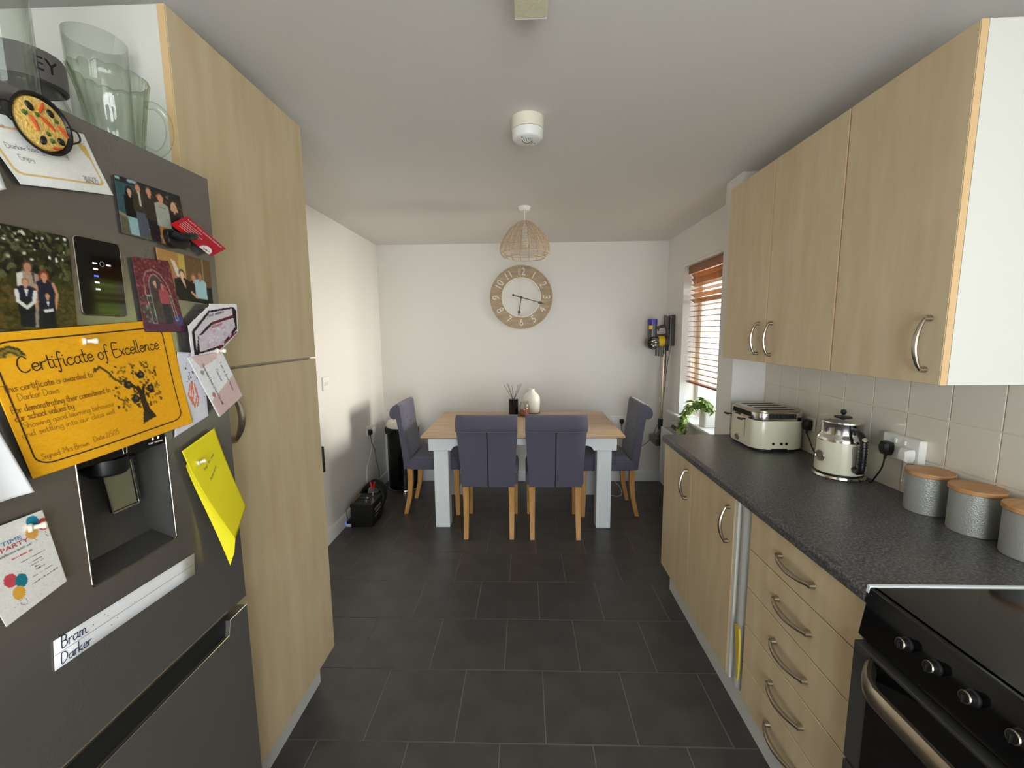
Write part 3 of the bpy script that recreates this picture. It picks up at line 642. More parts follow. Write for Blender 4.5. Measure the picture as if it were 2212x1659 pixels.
for s_, u, v, w_, sz in (('This certificate is awarded to', .02, .387, .39, .0052), ('Darker Daws', .06, .452, .17, .0050), ('For demonstrating their commitment to', .02, .531, .46, .0052), ('our school values by', .02, .588, .25, .0052), ('Showing good learning behaviour', .04, .645, .44, .0046), ('and settling into our class well', .02, .705, .45, .0046), ('Signed: Mrs Brown', .06, .888, .22, .0046), ('Date 2/5/25', .305, .873, .15, .0044)):
    write(cert, s_, u, v, w_, sz, lw=.18 if sz > .005 else .13, m='brownink', slope=-.008, jit=.15)
push_pin('white push-pin magnet at the top of the orange certificate', .682, 1.479, .010, 0.)
# --- family photograph
cv = Cv(120, 156, (40, 40, 26)); cv.rect(0, .52, 1, 1, (72, 64, 30)); cv.rect(0, .42, 1, .56, (52, 58, 28))
cv.specks(240, 0, 0, 1, .5, [(24, 24, 18), (58, 56, 34), (74, 74, 44), (30, 34, 20), (92, 92, 62)], .01, .04).specks(46, 0, .03, .95, .32, [(206, 206, 190), (170, 166, 140), (232, 230, 220), (120, 118, 90)], .006, .020)
cv.specks(200, 0, .52, 1, 1, [(84, 72, 34), (66, 60, 26), (94, 78, 40), (58, 54, 26)], .01, .04)
cv.person(.46, .32, .97, .25, (188, 134, 104), (92, 62, 44), (170, 148, 132), (150, 138, 120)); cv.poly([(.33, .45), (.40, .43), (.40, .62), (.34, .66)], (222, 216, 206)).poly([(.50, .43), (.53, .43), (.52, .55)], (50, 44, 40))
cv.person(.64, .40, .98, .20, (206, 140, 106), (128, 62, 36), (34, 34, 54), (36, 36, 42), longhair=True, dress=True); cv.line([(.54, .56), (.52, .76)], .03, (206, 146, 112)).line([(.74, .52), (.78, .62), (.74, .78)], .03, (206, 146, 112))
cv.person(.42, .49, .97, .22, (206, 150, 116), (150, 106, 74), (36, 36, 54), (28, 28, 34), waist=.42); cv.line([(.32, .62), (.33, .72), (.42, .78), (.50, .72), (.52, .62)], .035, (226, 222, 216)).poly([(.40, .60), (.45, .60), (.425, .68)], (226, 222, 216))
cv.person(.66, .62, .97, .17, (210, 154, 118), (160, 116, 80), (34, 34, 50), (26, 26, 32), waist=.5); cv.poly([(.60, .79), (.72, .77), (.72, .80), (.61, .82)], (228, 226, 222)).poly([(.64, .705), (.68, .70), (.66, .76)], (226, 222, 216))
cv.mottle(5)
paper('family_photo', 'rounded photo of a family of four standing on grass under trees', 'photo', [(.571, 1.645), (.684, 1.646), (.679, 1.495), (.560, 1.499)], cv, off=.0085, m='photo', corner=.008)
# --- group photograph
cv = Cv(140, 104, (52, 44, 36)); cv.rect(0, 0, .28, .62, (52, 84, 88)).rect(0, 0, 1, .10, (40, 44, 48)).rect(0, .62, 1, 1, (98, 92, 76))
cv.specks(90, .45, .08, 1, .5, [(150, 118, 88), (84, 60, 44), (40, 32, 28), (206, 180, 140), (112, 84, 62)], .008, .03); cv.line([(0, .63), (.8, .98)], .012, (198, 190, 168)).line([(0, .66), (.8, 1.0)], .006, (198, 190, 168))
cv.line([(.02, .04), (.05, .04)], .05, (150, 186, 190)).line([(.18, .035), (.29, .03)], .05, (140, 176, 186))
cv.person(.175, .15, .98, .17, (206, 160, 130), (30, 24, 22), (18, 18, 18), (150, 182, 184), longhair=True, waist=.62)
cv.person(.305, .03, .96, .19, (200, 140, 110), (104, 72, 52), (62, 58, 38), (80, 86, 100), waist=.55); cv.poly([(.295, .17), (.33, .17), (.325, .42), (.30, .42)], (196, 198, 182))
cv.person(.465, .03, 1.0, .20, (204, 146, 118), (96, 72, 54), (58, 48, 42), (38, 28, 34), waist=.60)
cv.person(.64, .09, 1.05, .22, (212, 142, 118), (180, 130, 90), (164, 168, 154), (150, 108, 60), waist=.62); cv.line([(.59, .33), (.70, .33)], .018, (96, 98, 92))
cv.person(.85, .19, 1.1, .19, (210, 150, 126), (206, 176, 130), (44, 40, 36), (44, 40, 36), longhair=True)
cv.poly([(.555, .7), (.60, .7), (.60, 1), (.56, 1)], (190, 120, 58)); cv.mottle(5)
paper('group_photo', 'photo of five people standing together in front of a dark counter', 'photo', [(.781, 1.776), (.928, 1.782), (.942, 1.672), (.784, 1.674)], cv, off=.004, m='photo')
# --- restaurant photograph
cv = Cv(104, 74, (110, 82, 54)); cv.rect(0, 0, .45, 1, (178, 132, 78)).rect(.36, 0, .48, .62, (196, 170, 86)).rect(.82, 0, .84, .6, (168, 150, 90)).rect(.3, .62, 1, 1, (30, 24, 22))
cv.poly([(.22, .16), (.30, .20), (.40, .55), (.30, .50)], (222, 206, 190)).ell(.25, .5, .05, .10, (190, 130, 100))
cv.person(.40, .34, 1.5, .30, (232, 190, 160), (52, 38, 30), (26, 24, 24), (26, 24, 24)); cv.poly([(.37, .55), (.44, .55), (.455, .76)], (226, 176, 146))
cv.person(.625, .38, 1.4, .20, (206, 150, 118), (140, 100, 66), (24, 22, 24), (20, 18, 18), longhair=True)
cv.person(.76, .30, 1.4, .24, (176, 120, 92), (120, 96, 70), (166, 200, 206), (30, 26, 26), waist=.56); cv.line([(.56, .80), (.66, .90)], .06, (214, 158, 126)); cv.rect(.55, .93, 1, 1, (18, 16, 16)); cv.mottle(4)
paper('restaurant_photo', 'photo of three people sitting in a brown panelled restaurant', 'photo', [(.854, 1.663), (1.0, 1.657), (.999, 1.558), (.860, 1.565)], cv, off=.003, m='photo')
# --- arch photograph
cv = Cv(70, 100, (104, 44, 52)); cv.specks(420, 0, 0, 1, .7, [(132, 62, 66), (84, 32, 40), (164, 92, 92), (112, 40, 50), (70, 30, 38)], .008, .022)
cv.poly([(.30, .32), (.36, .24), (.46, .2), (.58, .23), (.68, .32), (.78, .80), (.20, .86)], (74, 62, 60)).rect(0, .86, 1, 1, (92, 40, 70)).poly([(.75, .78), (1, .74), (1, .9), (.8, .9)], (74, 56, 120))
for q in (([(.18, .50), (.19, .28), (.28, .18), (.46, .14), (.64, .19), (.78, .32), (.84, .46)]), ([(.30, .50), (.31, .30), (.38, .23), (.48, .20), (.60, .25), (.72, .38)])): cv.line(q, .013, (198, 170, 170))
for q in (([(.20, .50), (.32, .50), (.33, .88), (.24, .88), (.20, .50)]), ([(.78, .50), (.83, .48), (.88, .82), (.82, .84), (.78, .50)])): cv.line(q, .012, (160, 196, 180))
cv.specks(60, .02, .5, .3, .86, [(120, 160, 140), (80, 110, 100), (60, 76, 70)], .006, .018)
cv.person(.46, .27, .86, .20, (216, 160, 140), (60, 40, 40), (74, 56, 60), (80, 66, 64)); cv.person(.64, .30, .88, .24, (200, 120, 116), (70, 44, 44), (168, 78, 86), (48, 46, 56)); cv.mottle(6)
paper('light_arch_photo', 'reddish photo magnet of two people under an arch of lights', 'photo', [(.796, 1.634), (.879, 1.639), (.906, 1.494), (.805, 1.494)], cv, off=.0055, m='photo', corner=.004)
# --- voucher card
cv = Cv(90, 66, (238, 238, 234)); cv.poly(rrect(.03, .95, .16, .86, .09), (226, 190, 120)).poly(rrect(.055, .925, .19, .83, .08), (240, 238, 232)).specks(30, .03, .16, .95, .19, [(214, 150, 120), (170, 160, 170)], .01, .02)
cv.poly([(.84, .16), (.95, .2), (.95, .5), (.9, .36)], (226, 188, 104)).mottle(2)
vo = paper('voucher', 'white voucher card with gold rounded border and handwriting, under the food magnet', 'card', [(.580, 1.790), (.737, 1.824), (.775, 1.737), (.628, 1.708)], cv, off=.004, curl=lambda u, v: .006*max(0, v-.5)+.003*math.sin(4*u))
write(vo, 'Darker had good dining', .10, .47, .56, .0036, 'gink', lw=.16, jit=.2); write(vo, 'Enjoy', .15, .62, .12, .0034, 'gink', lw=.16); write(vo, '30/4/25', .70, .83, .18, .0048, 'gink', lw=.16)
# --- food pan magnet
fp = thing('pan_magnet', 'black pan magnet of yellow rice with olives and peppers', 'magnet', (FX+.006, .660, 1.765))
c = Vector((FX+.006, .660, 1.804))
ob('pan', lathe(nb(), [(0, 0), (.032, 0), (.0415, .010), (.0425, .0125), (.0395, .0125), (.036, .008), (0, .008)], c, 40, RX), 'black', fp)
fd = ob('rice', lathe(nb(), [(.0365, .008), (.035, .011), (.02, .0135), (0, .014)], c, 40, RX), 'rice', fp)
for (y, z, a, l) in ((-.017, .018, -.9, .007), (.011, .020, -1.0, .006), (-.004, -.024, 1.3, .007), (.022, -.016, -.7, .006)):
    bm = nb(); bmesh.ops.create_uvsphere(bm, u_segments=12, v_segments=8, radius=1)
    for v in bm.verts: p = v.co; v.co = Vector((c.x+.0135+p.x*.0025, c.y+y+p.y*l*math.cos(a)-p.z*.0045*math.sin(a), c.z+z+p.y*l*math.sin(a)+p.z*.0045*math.cos(a)))
    ob('olive', bm, 'olive', fd)
for (y, z, a, l) in ((.004, .003, -.6, .012), (-.014, -.004, -1.1, .010), (-.002, .022, 1.2, .009), (.026, .0, -.7, .009), (.014, -.029, .3, .007)):
    d = Vector((0, math.cos(a), math.sin(a)))*l; q = c+Vector((.0145, y, z)); ob('pepper_strip', tube(nb(), [q-d, q+Vector((.001, 0, 0)), q+d], [.0012, .0022, .0012], 8), 'pepper', fd)
for (y, z) in ((.018, .012), (.004, -.012), (-.024, .006), (.009, -.020), (-.008, .010)): bm = nb(); bmesh.ops.create_icosphere(bm, subdivisions=1, radius=.0042); bmesh.ops.translate(bm, verts=bm.verts, vec=c+Vector((.0125, y, z))); ob('herb', bm, 'herb', fd)
for s_ in (-1, 1):
    ob('pan_handle', tube(nb(), spline([c+Vector((.011, s_*.036, .012)), c+Vector((.012, s_*.050, .010)), c+Vector((.012, s_*.053, -.002)), c+Vector((.011, s_*.040, -.012))], 5), .0013, 7), 'black', fp)
# --- red membership card held by a clip
cv = Cv(100, 60, (186, 26, 50)); cv.poly([(0, .6), (.5, .75), (.8, 1), (0, 1)], (206, 14, 28)); cv.ell(.80, .92, .13, .30, (242, 240, 238)); cv.line([(.74, .86), (.77, .93), (.80, .86), (.84, .90), (.87, .84)], .035, (90, 84, 84)).line([(.79, .88), (.83, .92)], .035, (206, 30, 40)); cv.mottle(2)
rc = paper('membership_card', 'red membership card with white lettering, sticking out past the fridge edge', 'card', [(.929, 1.741), (1.042, 1.694), (.990, 1.667), (.881, 1.713)], cv, off=.016, m='photo', corner=.003)
def plain_text(par, s, u0, v0, h_, m, w_=None, bold=0.):
    """printed lettering laid on a sheet, left-aligned at (u0, v0), cap height h_ in metres"""
    mp, ww, hh = PF[par.name]; bm = text_bm(s, h_*1.35, 0, 'LEFT'); xs = [v.co.x for v in bm.verts]; x0, x1 = min(xs), max(xs); k = (w_*ww/(x1-x0)) if w_ else 1
    for v in bm.verts: v.co = Vector(mp(u0+(v.co.x-x0)*k/ww, v0-v.co.y/hh, .0007))
    return ob('lettering', bm, m, par, smooth=0)
plain_text(rc, 'UNITE THE UNION MEMBER', .07, .16, .0050, 'palewhite', .86)
for i, (a, b) in enumerate(((.07, .40), (.07, .36), (.07, .5), (.07, .46), (.1, .40))): poly_line(rc, [(a, .34+.105*i), (a+b, .34+.105*i)], .0011, 'palewhite')
cl = thing('magnet_clip', 'black magnetic clip gripping the red card', 'clip', (FX+.004, .905, 1.668))
ob('clip_base', prism(nb(), [(p.x, p.y) for p in spline([(.874, 1.700, 0), (.892, 1.702, 0), (.905, 1.690, 0), (.930, 1.688, 0), (.928, 1.676, 0), (.900, 1.668, 0), (.878, 1.674, 0)], 5, closed=True)], 'X', FX+.0045, FX+.0155, .002, 2), 'black', cl)
ob('clip_lever', tube(nb(), spline([(FX+.018, .880, 1.695), (FX+.024, .893, 1.690), (FX+.026, .910, 1.694), (FX+.024, .930, 1.699), (FX+.022, .938, 1.700)], 5), [.0075]*5+[.0085]*6+[.0075]*5+[.006]*5, 12), 'black', cl)
# --- cut-out reading card, note, drawing
def cutmask(u, v): return not (u < .42 and v < .42-.9*u) and not (u > .62 and v > .62+.9*(1-u))
cv = Cv(84, 84, (232, 226, 230)); cv.poly([(.06, .98), (.06, .52), (.40, .14), (.90, .06), (.97, .14), (.97, .55), (.62, .92), (.10, .98)], (40, 26, 34)).poly([(.10, .93), (.10, .55), (.42, .18), (.88, .10), (.88, .24), (.42, .38), (.16, .62)], (214, 204, 212)).poly([(.16, .94), (.17, .66), (.46, .42), (.90, .30), (.93, .5), (.60, .86)], (210, 196, 206)).line([(.44, .40), (.9, .26)], .03, (120, 30, 44)).line([(.55, .93), (.95, .62)], .04, (120, 40, 56)).specks(40, .2, .4, .85, .85, [(196, 176, 190), (222, 214, 222)], .01, .04).mottle(3)
cc = paper('reading_card', 'cut-out white card with dark red outline at the fridge edge, above the pink note', 'card', [(.901, 1.555), (1.050, 1.562), (1.062, 1.452), (.904, 1.440)], cv, off=.014, mask=cutmask, curl=lambda u, v: .012*(1-v)*u)
write(cc, 'four weeks', .36, .27, .34, .0042, 'gink', lw=.25, slope=-.25); write(cc, 'achiever', .42, .50, .24, .0042, 'pinkink', lw=.22, slope=-.3)
cv = Cv(60, 84, (236, 234, 238)); cv.poly([(.1, 0), (.9, 0), (.75, .2), (.2, .22)], (222, 196, 194)).poly([(.05, .72), (1, .58), (1, 1), (.05, 1)], (214, 184, 182)).rect(0, .0, .05, 1, (244, 244, 246)).ell(.18, .28, .05, .035, (150, 160, 140)).ell(.18, .66, .05, .04, (176, 120, 116)).mottle(3)
nt_ = paper('reward_note', 'white and pink printed reward note pinned aslant at the fridge edge', 'note', [(.894, 1.438), (.992, 1.466), (1.047, 1.332), (.958, 1.294)], cv, off=.012, curl=lambda u, v: .010*v)
for s_, u, v0, v1, m_ in (('I am a four times', .76, .28, .80, 'ink'), ('Darker', .55, .34, .56, 'gink'), ('I have read 2 times at home this week', .26, .17, .88, 'ink')):
    mp, ww, hh = PF[nt_.name]; tot = sum(GL.get(c_, GL['o'])[0] for c_ in s_); k = (v1-v0)*hh/tot; bm = nb(); x = 0.
    for ch in s_:
        gw, st = GL.get(ch, GL['o'])
        for pl in st:
            prev = None; P = [Vector(((x+px)*k, py*.0009, 0)) for px, py in pl]
            for i, p in enumerate(P):
                t = (P[min(i+1, len(P)-1)]-P[max(i-1, 0)]); t = t.normalized() if t.length > 1e-9 else Vector((1, 0, 0)); q2 = Vector((-t.y, t.x, 0))*.0004
                pr = [bm.verts.new(mp(u+q.y/ww, v0+q.x/hh, .0007)) for q in (p+q2, p-q2)]
                if prev: bm.faces.new((prev[0], prev[1], pr[1], pr[0]))
                prev = pr
        x += gw
    ob('lettering', bm, m_, nt_, smooth=0)
push_pin('white push-pin magnet between the cut-out card and the pink note', .974, 1.449, .018, .0)
cv = Cv(60, 90, (226, 226, 234)); cv.specks(26, .3, .1, .75, .42, [(60, 50, 60), (120, 90, 96)], .006, .02)
for q in ([(.45, .42), (.40, .56), (.5, .66)], [(.52, .40), (.56, .56), (.52, .70)], [(.6, .44), (.68, .58), (.62, .72)], [(.5, .45), (.48, .60), (.60, .76)], [(.62, .5), (.72, .66), (.68, .76)]): cv.line(q, .03, (226, 128, 100))
cv.mottle(3)
dg = paper('child_drawing', "child's drawing in orange and black behind the certificate", 'drawing', [(.880, 1.452), (.952, 1.445), (.950, 1.300), (.850, 1.274)], cv, off=.003)
# --- yellow note with a curled flap
ym = [(.856, 1.242), (.956, 1.270), (1.020, 1.050), (.942, 1.000)]
yn = paper('yellow_note', 'bright yellow sheet pinned to the fridge with its lower edge curling out', 'note', ym, None, 'yellowpaper', off=.010, n=(26, 40), curl=lambda u, v: .045*(max(0, v-.15)**1.6)*(1-.6*u))
write(yn, 'top to me', .30, .30, .42, .0042, 'gink', lw=.2, slope=-.15); write(yn, 'howard', .34, .42, .30, .0042, 'gink', lw=.2, slope=-.2)
mp, ww, hh = PF[yn.name]; bm = nb(); cols = []
for k in range(16):
    t = k/15; p = Vector(mp(0, .12+.88*t)); q = p+Vector((-.012*t, -.004-.005*t, -.006-.055*t**3)); cols.append((bm.verts.new(p), bm.verts.new(p.lerp(q, .5)+Vector((.004*t, 0, 0))), bm.verts.new(q)))
for a, b in zip(cols, cols[1:]):
    for i in range(2): bm.faces.new((a[i], a[i+1], b[i+1], b[i]))
ob('folded_flap', bm, 'yellowpaper', yn, smooth=80)
push_pin('white push-pin magnet on the yellow note', .888, 1.205, .014, .3, .9)
# --- white sheet at the picture's left edge, second one above
ws = paper('white_sheet', 'curled blank white sheet overlapping the lower left of the certificate', 'paper', [(.455, 1.380), (.546, 1.376), (.570, 1.264), (.480, 1.262)], None, 'paper', off=.016, n=(30, 30), curl=lambda u, v: .014*v*u+.004*math.sin(6*u))
paper('corner_sheet', 'blank white sheet curling at the left edge below the voucher', 'paper', [(.520, 1.745), (.596, 1.757), (.600, 1.692), (.520, 1.650)], None, 'paper', off=.006, n=(16, 16), curl=lambda u, v: .012*u*v)
# --- party invitation
cv = Cv(84, 110, (226, 222, 216)); cv.specks(70, .05, .03, .95, .98, [(150, 150, 150), (196, 170, 120), (170, 176, 190)], .002, .006)
for x, y, c_ in ((.95, .17, (206, 84, 84)), (.82, .095, (28, 130, 160)), (.77, .215, (222, 164, 76)), (.30, .60, (198, 70, 82)), (.42, .66, (24, 118, 134)), (.33, .77, (222, 164, 64))): cv.ell(x, y, .085, .075, c_)
for q in ([(.77, .29), (.80, .33), (.80, .37)], [(.95, .25), (.93, .30), (.96, .35)], [(.30, .85), (.29, .89), (.33, .92)], [(.36, .85), (.38, .89), (.36, .93)]): cv.line(q, .006, (140, 136, 130))
for i, (v, a, b, c_) in enumerate(((.40, .42, .70, (200, 110, 100)), (.48, .50, .86, (110, 100, 100)), (.535, .58, .78, (96, 90, 92)), (.57, .58, .80, (96, 90, 92)), (.605, .62, .78, (96, 90, 92)), (.64, .64, .78, (96, 90, 92)), (.70, .55, .88, (110, 100, 100)), (.77, .52, .94, (110, 100, 100)))):
    n_ = int((b-a)*40)
    for k in range(n_):
        if random.random() < .84: cv.rect(a+(b-a)*k/n_, v-random.uniform(.005, .010), a+(b-a)*(k+.8)/n_, v+.006, c_)
cv.mottle(3)
iv = paper('party_invitation', 'party invitation with coloured balloons pinned to the fridge', 'invitation', [(.500, 1.225), (.595, 1.226), (.610, 1.101), (.525, 1.085)], cv, off=.006, curl=lambda u, v: .008*v*v*(1-u)+.004*u*v)
plain_text(iv, 'TIME', .36, .205, .0068, 'cyanink', .26); plain_text(iv, 'PARTY', .33, .265, .0075, 'redink', .36); plain_text(iv, 'celebrate with us!', .26, .325, .0042, 'bink', .45)
push_pin('white push-pin magnet at the top of the party invitation', .570, 1.208, .010, 0.)
# --- name strip
ls = paper('name_strip', 'long white two-line wipe strip with two handwritten names', 'label strip', [(.586, 1.015), (.870, 1.005), (.865, .958), (.582, .967)], None, 'paper', off=.002, n=(8, 4))
poly_line(ls, [(0, .5), (1, .5)], .0006, 'gink'); write(ls, 'Bram.', .035, .40, .15, .0095, 'bink', lw=.17, jit=.3); write(ls, 'Darker', .03, .90, .17, .0085, 'bink', lw=.17, jit=.3)
for u, v in ((.28, .18), (.30, .30), (.21, .28), (.36, .60), (.48, .42), (.32, .72)): poly_line(ls, [(u, v), (u+.006, v+.02)], .0012, 'gink')
# ------------------------------------------------------------------ glassware on top of the fridge
FT = 1.8485
jug = thing('glass_jug', 'green-tinted pressed glass jug with scalloped rim on top of the fridge', 'jug', (-.825, .895, FT))
bm = nb(); seg = 96; rings = []
for z, r_, fl in ((.0, .036, 0), (.004, .0385, .3), (.045, .043, 1), (.078, .0465, 1), (.082, .0485, .2), (.110, .0515, .35), (.135, .0555, .6), (.150, .0585, 1)):
    rg = []
    for k in range(seg):
        a = 2*PI*k/seg; rr = r_*(1+.03*fl*math.cos(16*a)); sp_ = max(0, math.cos(a-4.0))**8*.007*(z/.15)**3; zz = z+(.005*abs(math.sin(7*a)) if z > .149 else 0)+sp_*.5
        rg.append(bm.verts.new((-.825+(rr+sp_)*math.cos(a), .895+(rr+sp_)*math.sin(a), FT+zz)))
    rings.append(rg)
bm.faces.new(rings[0][::-1])
for a_, b_ in zip(rings, rings[1:]):
    for k in range(seg): bm.faces.new((a_[k], a_[(k+1) % seg], b_[(k+1) % seg], b_[k]))
jb = ob('jug_body', bm, 'gglass', jug, smooth=50)
so = jb.modifiers.new('wall', 'SOLIDIFY'); so.thickness = .004; so.offset = -1
hd_ = Vector((.62, .78, 0)); c = Vector((-.825, .895, FT))
ob('jug_handle', tube(nb(), spline([c+hd_*.050+Vector((0, 0, .118)), c+hd_*.066+Vector((0, 0, .122)), c+hd_*.084+Vector((0, 0, .105)), c+hd_*.087+Vector((0, 0, .07)), c+hd_*.077+Vector((0, 0, .04)), c+hd_*.060+Vector((0, 0, .024)), c+hd_*.040+Vector((0, 0, .03))], 6), .0075, 12), 'gglass', jug)
def vessel(name, label, cat, c, prof, m='glass', wall=.003):
    bm = lathe(nb(), prof, c, 48); o = tag(ob(name, bm, m, smooth=60), label, cat)
    so = o.modifiers.new('wall', 'SOLIDIFY'); so.thickness = wall; so.offset = -1; return o
vessel('glass_tumbler', 'tall thin clear glass vase standing behind the jug on the fridge', 'vase', (-.935, .985, FT), [(0, .0), (.046, .0), (.048, .004), (.051, .15), (.054, .282)], wall=.0015)
vessel('glass_cylinder', 'tall clear glass cylinder vase on the fridge at the top left edge', 'vase', (-.905, .752, FT), [(0, 0), (.058, 0), (.060, .004), (.060, .40)], wall=.003)
jr = thing('storage_jar', 'glass storage jar with grey lettered lid on the fridge', 'jar', (-.958, .860, FT))
jb = ob('jar_body', lathe(nb(), [(0, 0), (.052, 0), (.056, .006), (.056, .085), (.048, .110), (.046, .122)], (-.958, .860, FT), 40), 'glass', jr); so = jb.modifiers.new('wall', 'SOLIDIFY'); so.thickness = .003; so.offset = -1
jl = ob('jar_lid', lathe(nb(), [(0, .118), (.049, .118), (.055, .121), (.055, .170), (.052, .176), (0, .177)], (-.958, .860, FT), 40), 'greylid', jr)
for ch, a in (('E', -.46), ('Y', -.10)):
    d = Vector((math.cos(a), math.sin(a), 0)); tx = Vector((-math.sin(a), math.cos(a), 0))
    ob('letter', text_bm(ch, .034, .0006, mx=frame(Vector((-.958, .860, FT+.147))+d*.0552, tx, (0, 0, 1))), 'black', jl)
# ================================================================== DINING TABLE
tb = thing('dining_table', 'rectangular dining table with oak-effect top and white legs', 'table', (-.02, 3.39, 0))
TX0, TX1, TY0, TY1 = -.747, .704, 2.937, 3.852
bm = nb(); e = .022
for z0, z1, i0, i1 in ((.727, .737, e, 0), (.737, .751, 0, 0)):
    v0 = [bm.verts.new(p) for p in ((TX0+i0, TY0+i0, z0), (TX1-i0, TY0+i0, z0), (TX1-i0, TY1-i0, z0), (TX0+i0, TY1-i0, z0))]
    v1 = [bm.verts.new(p) for p in ((TX0+i1, TY0+i1, z1), (TX1-i1, TY0+i1, z1), (TX1-i1, TY1-i1, z1), (TX0+i1, TY1-i1, z1))]
    for k in range(4): bm.faces.new((v0[k], v0[(k+1) % 4], v1[(k+1) % 4], v1[k]))
    if i0: bm.faces.new(v0[::-1])
    else: bm.faces.new(v1)
bmesh.ops.remove_doubles(bm, verts=bm.verts, dist=1e-5)
ob('table_top', bm, 'oaktop', tb, smooth=20)
LXS = ((-.690, -.580), (.532, .640)); LYS = ((3.080, 3.180), (3.735, 3.825))
for xi, (xa, xb) in enumerate(LXS):
    for yi, (ya, yb) in enumerate(LYS):
        ob('leg', box(nb(), xa, xb, ya, yb, 0, .605, .003, 1), 'tablewhite', tb)
        s_ = 1 if xi == 0 else -1; xo = xa if xi == 0 else xb
        pts = [(xo-s_*.034, .607), (xo-s_*.034, .726), (xo+s_*.26, .726), (xo+s_*.26, .646), (xo+s_*.185, .646)]
        for k in range(6): a = PI/2*k/5; pts.append((xo+s_*(.185-.045*math.sin(a)), .646-.028*(1-math.cos(a))))
        pts += [(xo+s_*.135, .607)]
        ob('leg_capital', prism(nb(), pts, 'Y', ya-.012, yb+.004, .002, 1), 'tablewhite', tb)
ob('apron', box(nb(), -.46, .41, 3.092, 3.112, .646, .727), 'tablewhite', tb)
ob('apron', box(nb(), -.46, .41, 3.79, 3.81, .646, .727), 'tablewhite', tb)
for x in (-.675, .615): ob('apron', box(nb(), x-.01, x+.01, 3.18, 3.735, .646, .727), 'tablewhite', tb)
# ================================================================== CHAIRS (local frame: seat faces +Y)
def make_chair(label):
    t = thing('dining_chair', label, 'chair', group='slate fabric dining chairs around the table')
    ob('seat', box(nb(), -.212, .212, -.185, .225, .385, .472, .014, 3), 'fabric', t, local=True)
    ob('seat_cushion', box(nb(), -.206, .206, -.16, .222, .462, .492, .018, 4), 'fabric', t, local=True)
    outer = [(-.226, .385), (-.238, .46), (-.252, .56), (-.267, .66), (-.282, .76), (-.290, .805)]
    roll = [(-.305, .800), (-.328, .812), (-.340, .838), (-.334, .872), (-.312, .900), (-.278, .917), (-.245, .915), (-.232, .895), (-.228, .86)]
    inner = [(-.222, .80), (-.210, .70), (-.194, .60), (-.178, .50), (-.165, .385)]
    prof = [Vector((0, y, z)) for y, z in outer]+spline([(0, y, z) for y, z in roll], 3)+[Vector((0, y, z)) for y, z in inner]
    bm = nb(); cols = []; NX = 12
    def wid(z): return .187+(.212-.187)*min(1, max(0, (z-.385)/.42))
    for i in range(NX+1):
        u = -1+2*i/NX; ed = abs(u)**10*.012
        cen = Vector((0, -.23, .65)); row = []
        for p in prof:
            q = p.copy()
            if ed > 1e-5:
                d = (Vector((0, -.235-.06*(p.z-.385), p.z))-p); 
                if d.length > 1e-6: q = p+d.normalized()*min(ed, d.length*.6)
            row.append(bm.verts.new((u*wid(p.z), q.y, q.z)))
        cols.append(row)
    n = len(prof)
    for a, b in zip(cols, cols[1:]):
        for k in range(n): bm.faces.new((a[k], a[(k+1) % n], b[(k+1) % n], b[k]))
    bm.faces.new(cols[0]); bm.faces.new(cols[-1][::-1])
    bk = ob('backrest', bm, 'fabric', t, local=True, smooth=50)
    bm = nb(); cc_ = []
    for y, z in outer+[(-.300, .806)]: cc_.append((bm.verts.new((-.0042, y-.0006, z)), bm.verts.new((.0042, y-.0006, z))))
    for a, b in zip(cc_, cc_[1:]): bm.faces.new((a[0], a[1], b[1], b[0]))
    g = bmesh.ops.extrude_face_region(bm, geom=bm.faces[:]); bmesh.ops.translate(bm, vec=(0, .004, 0), verts=[e_ for e_ in g['geom'] if isinstance(e_, bmesh.types.BMVert)])
    ob('back_seam', bm, 'mblack', bk, local=True, smooth=0)
    for x in (-.10, 0, .10):
        for z in ((.80, .70) if x else (.75,)):
            yy = np.interp(z, [.385, .5, .6, .7, .8], [-.165, -.178, -.194, -.210, -.222])
            ob('button', lathe(nb(), [(0, -.002), (.008, -.002), (.009, .001), (.006, .004), (0, .005)], (x, yy, z), 14, RY), 'fabric', bk, local=True)
    for sx in (-1, 1):
        bm = nb(); q = []
        for zz, yy, hw in ((.386, -.190, .021), (.28, -.188, .020), (.15, -.200, .018), (0, -.235, .016)): q.append([bm.verts.new((sx*.165+dx*hw, yy+dy*hw, zz)) for dx, dy in ((-1, -1), (1, -1), (1, 1), (-1, 1))])
        for a, b in zip(q, q[1:]):
            for k in range(4): bm.faces.new((a[k], b[k], b[(k+1) % 4], a[(k+1) % 4]))
        bm.faces.new(q[0]); bm.faces.new(q[-1][::-1]); ob('leg', bm, 'oakleg', t, local=True, smooth=20)
        bm = nb(); a = [bm.verts.new((sx*.182+dx*.021, .195+dy*.021, .386)) for dx, dy in ((-1, -1), (1, -1), (1, 1), (-1, 1))]; b = [bm.verts.new((sx*.184+dx*.0155, .200+dy*.0155, 0)) for dx, dy in ((-1, -1), (1, -1), (1, 1), (-1, 1))]
        for k in range(4): bm.faces.new((a[k], b[k], b[(k+1) % 4], a[(k+1) % 4]))
        bm.faces.new(a); bm.faces.new(b[::-1]); ob('leg', bm, 'oakleg', t, local=True, smooth=20)
    return t
ch0 = make_chair('slate fabric dining chair with its back to the camera, left of the near pair')
spots = ((-.266, 3.142, 0, None), (.212, 3.140, 0, 'slate fabric dining chair with its back to the camera, right of the near pair'),
         (-.752, 3.500, -PI/2, 'slate fabric dining chair at the left end of the table by the bin'), (.660, 3.468, PI/2, 'slate fabric dining chair at the right end of the table near the vacuum cleaner'))
for i, (x, y, a, lb) in enumerate(spots):
    o = ch0 if i == 0 else copy_tree(ch0)
    o.location = (x, y, 0); o.rotation_euler = (0, 0, a)
    if lb: o['label'] = lb
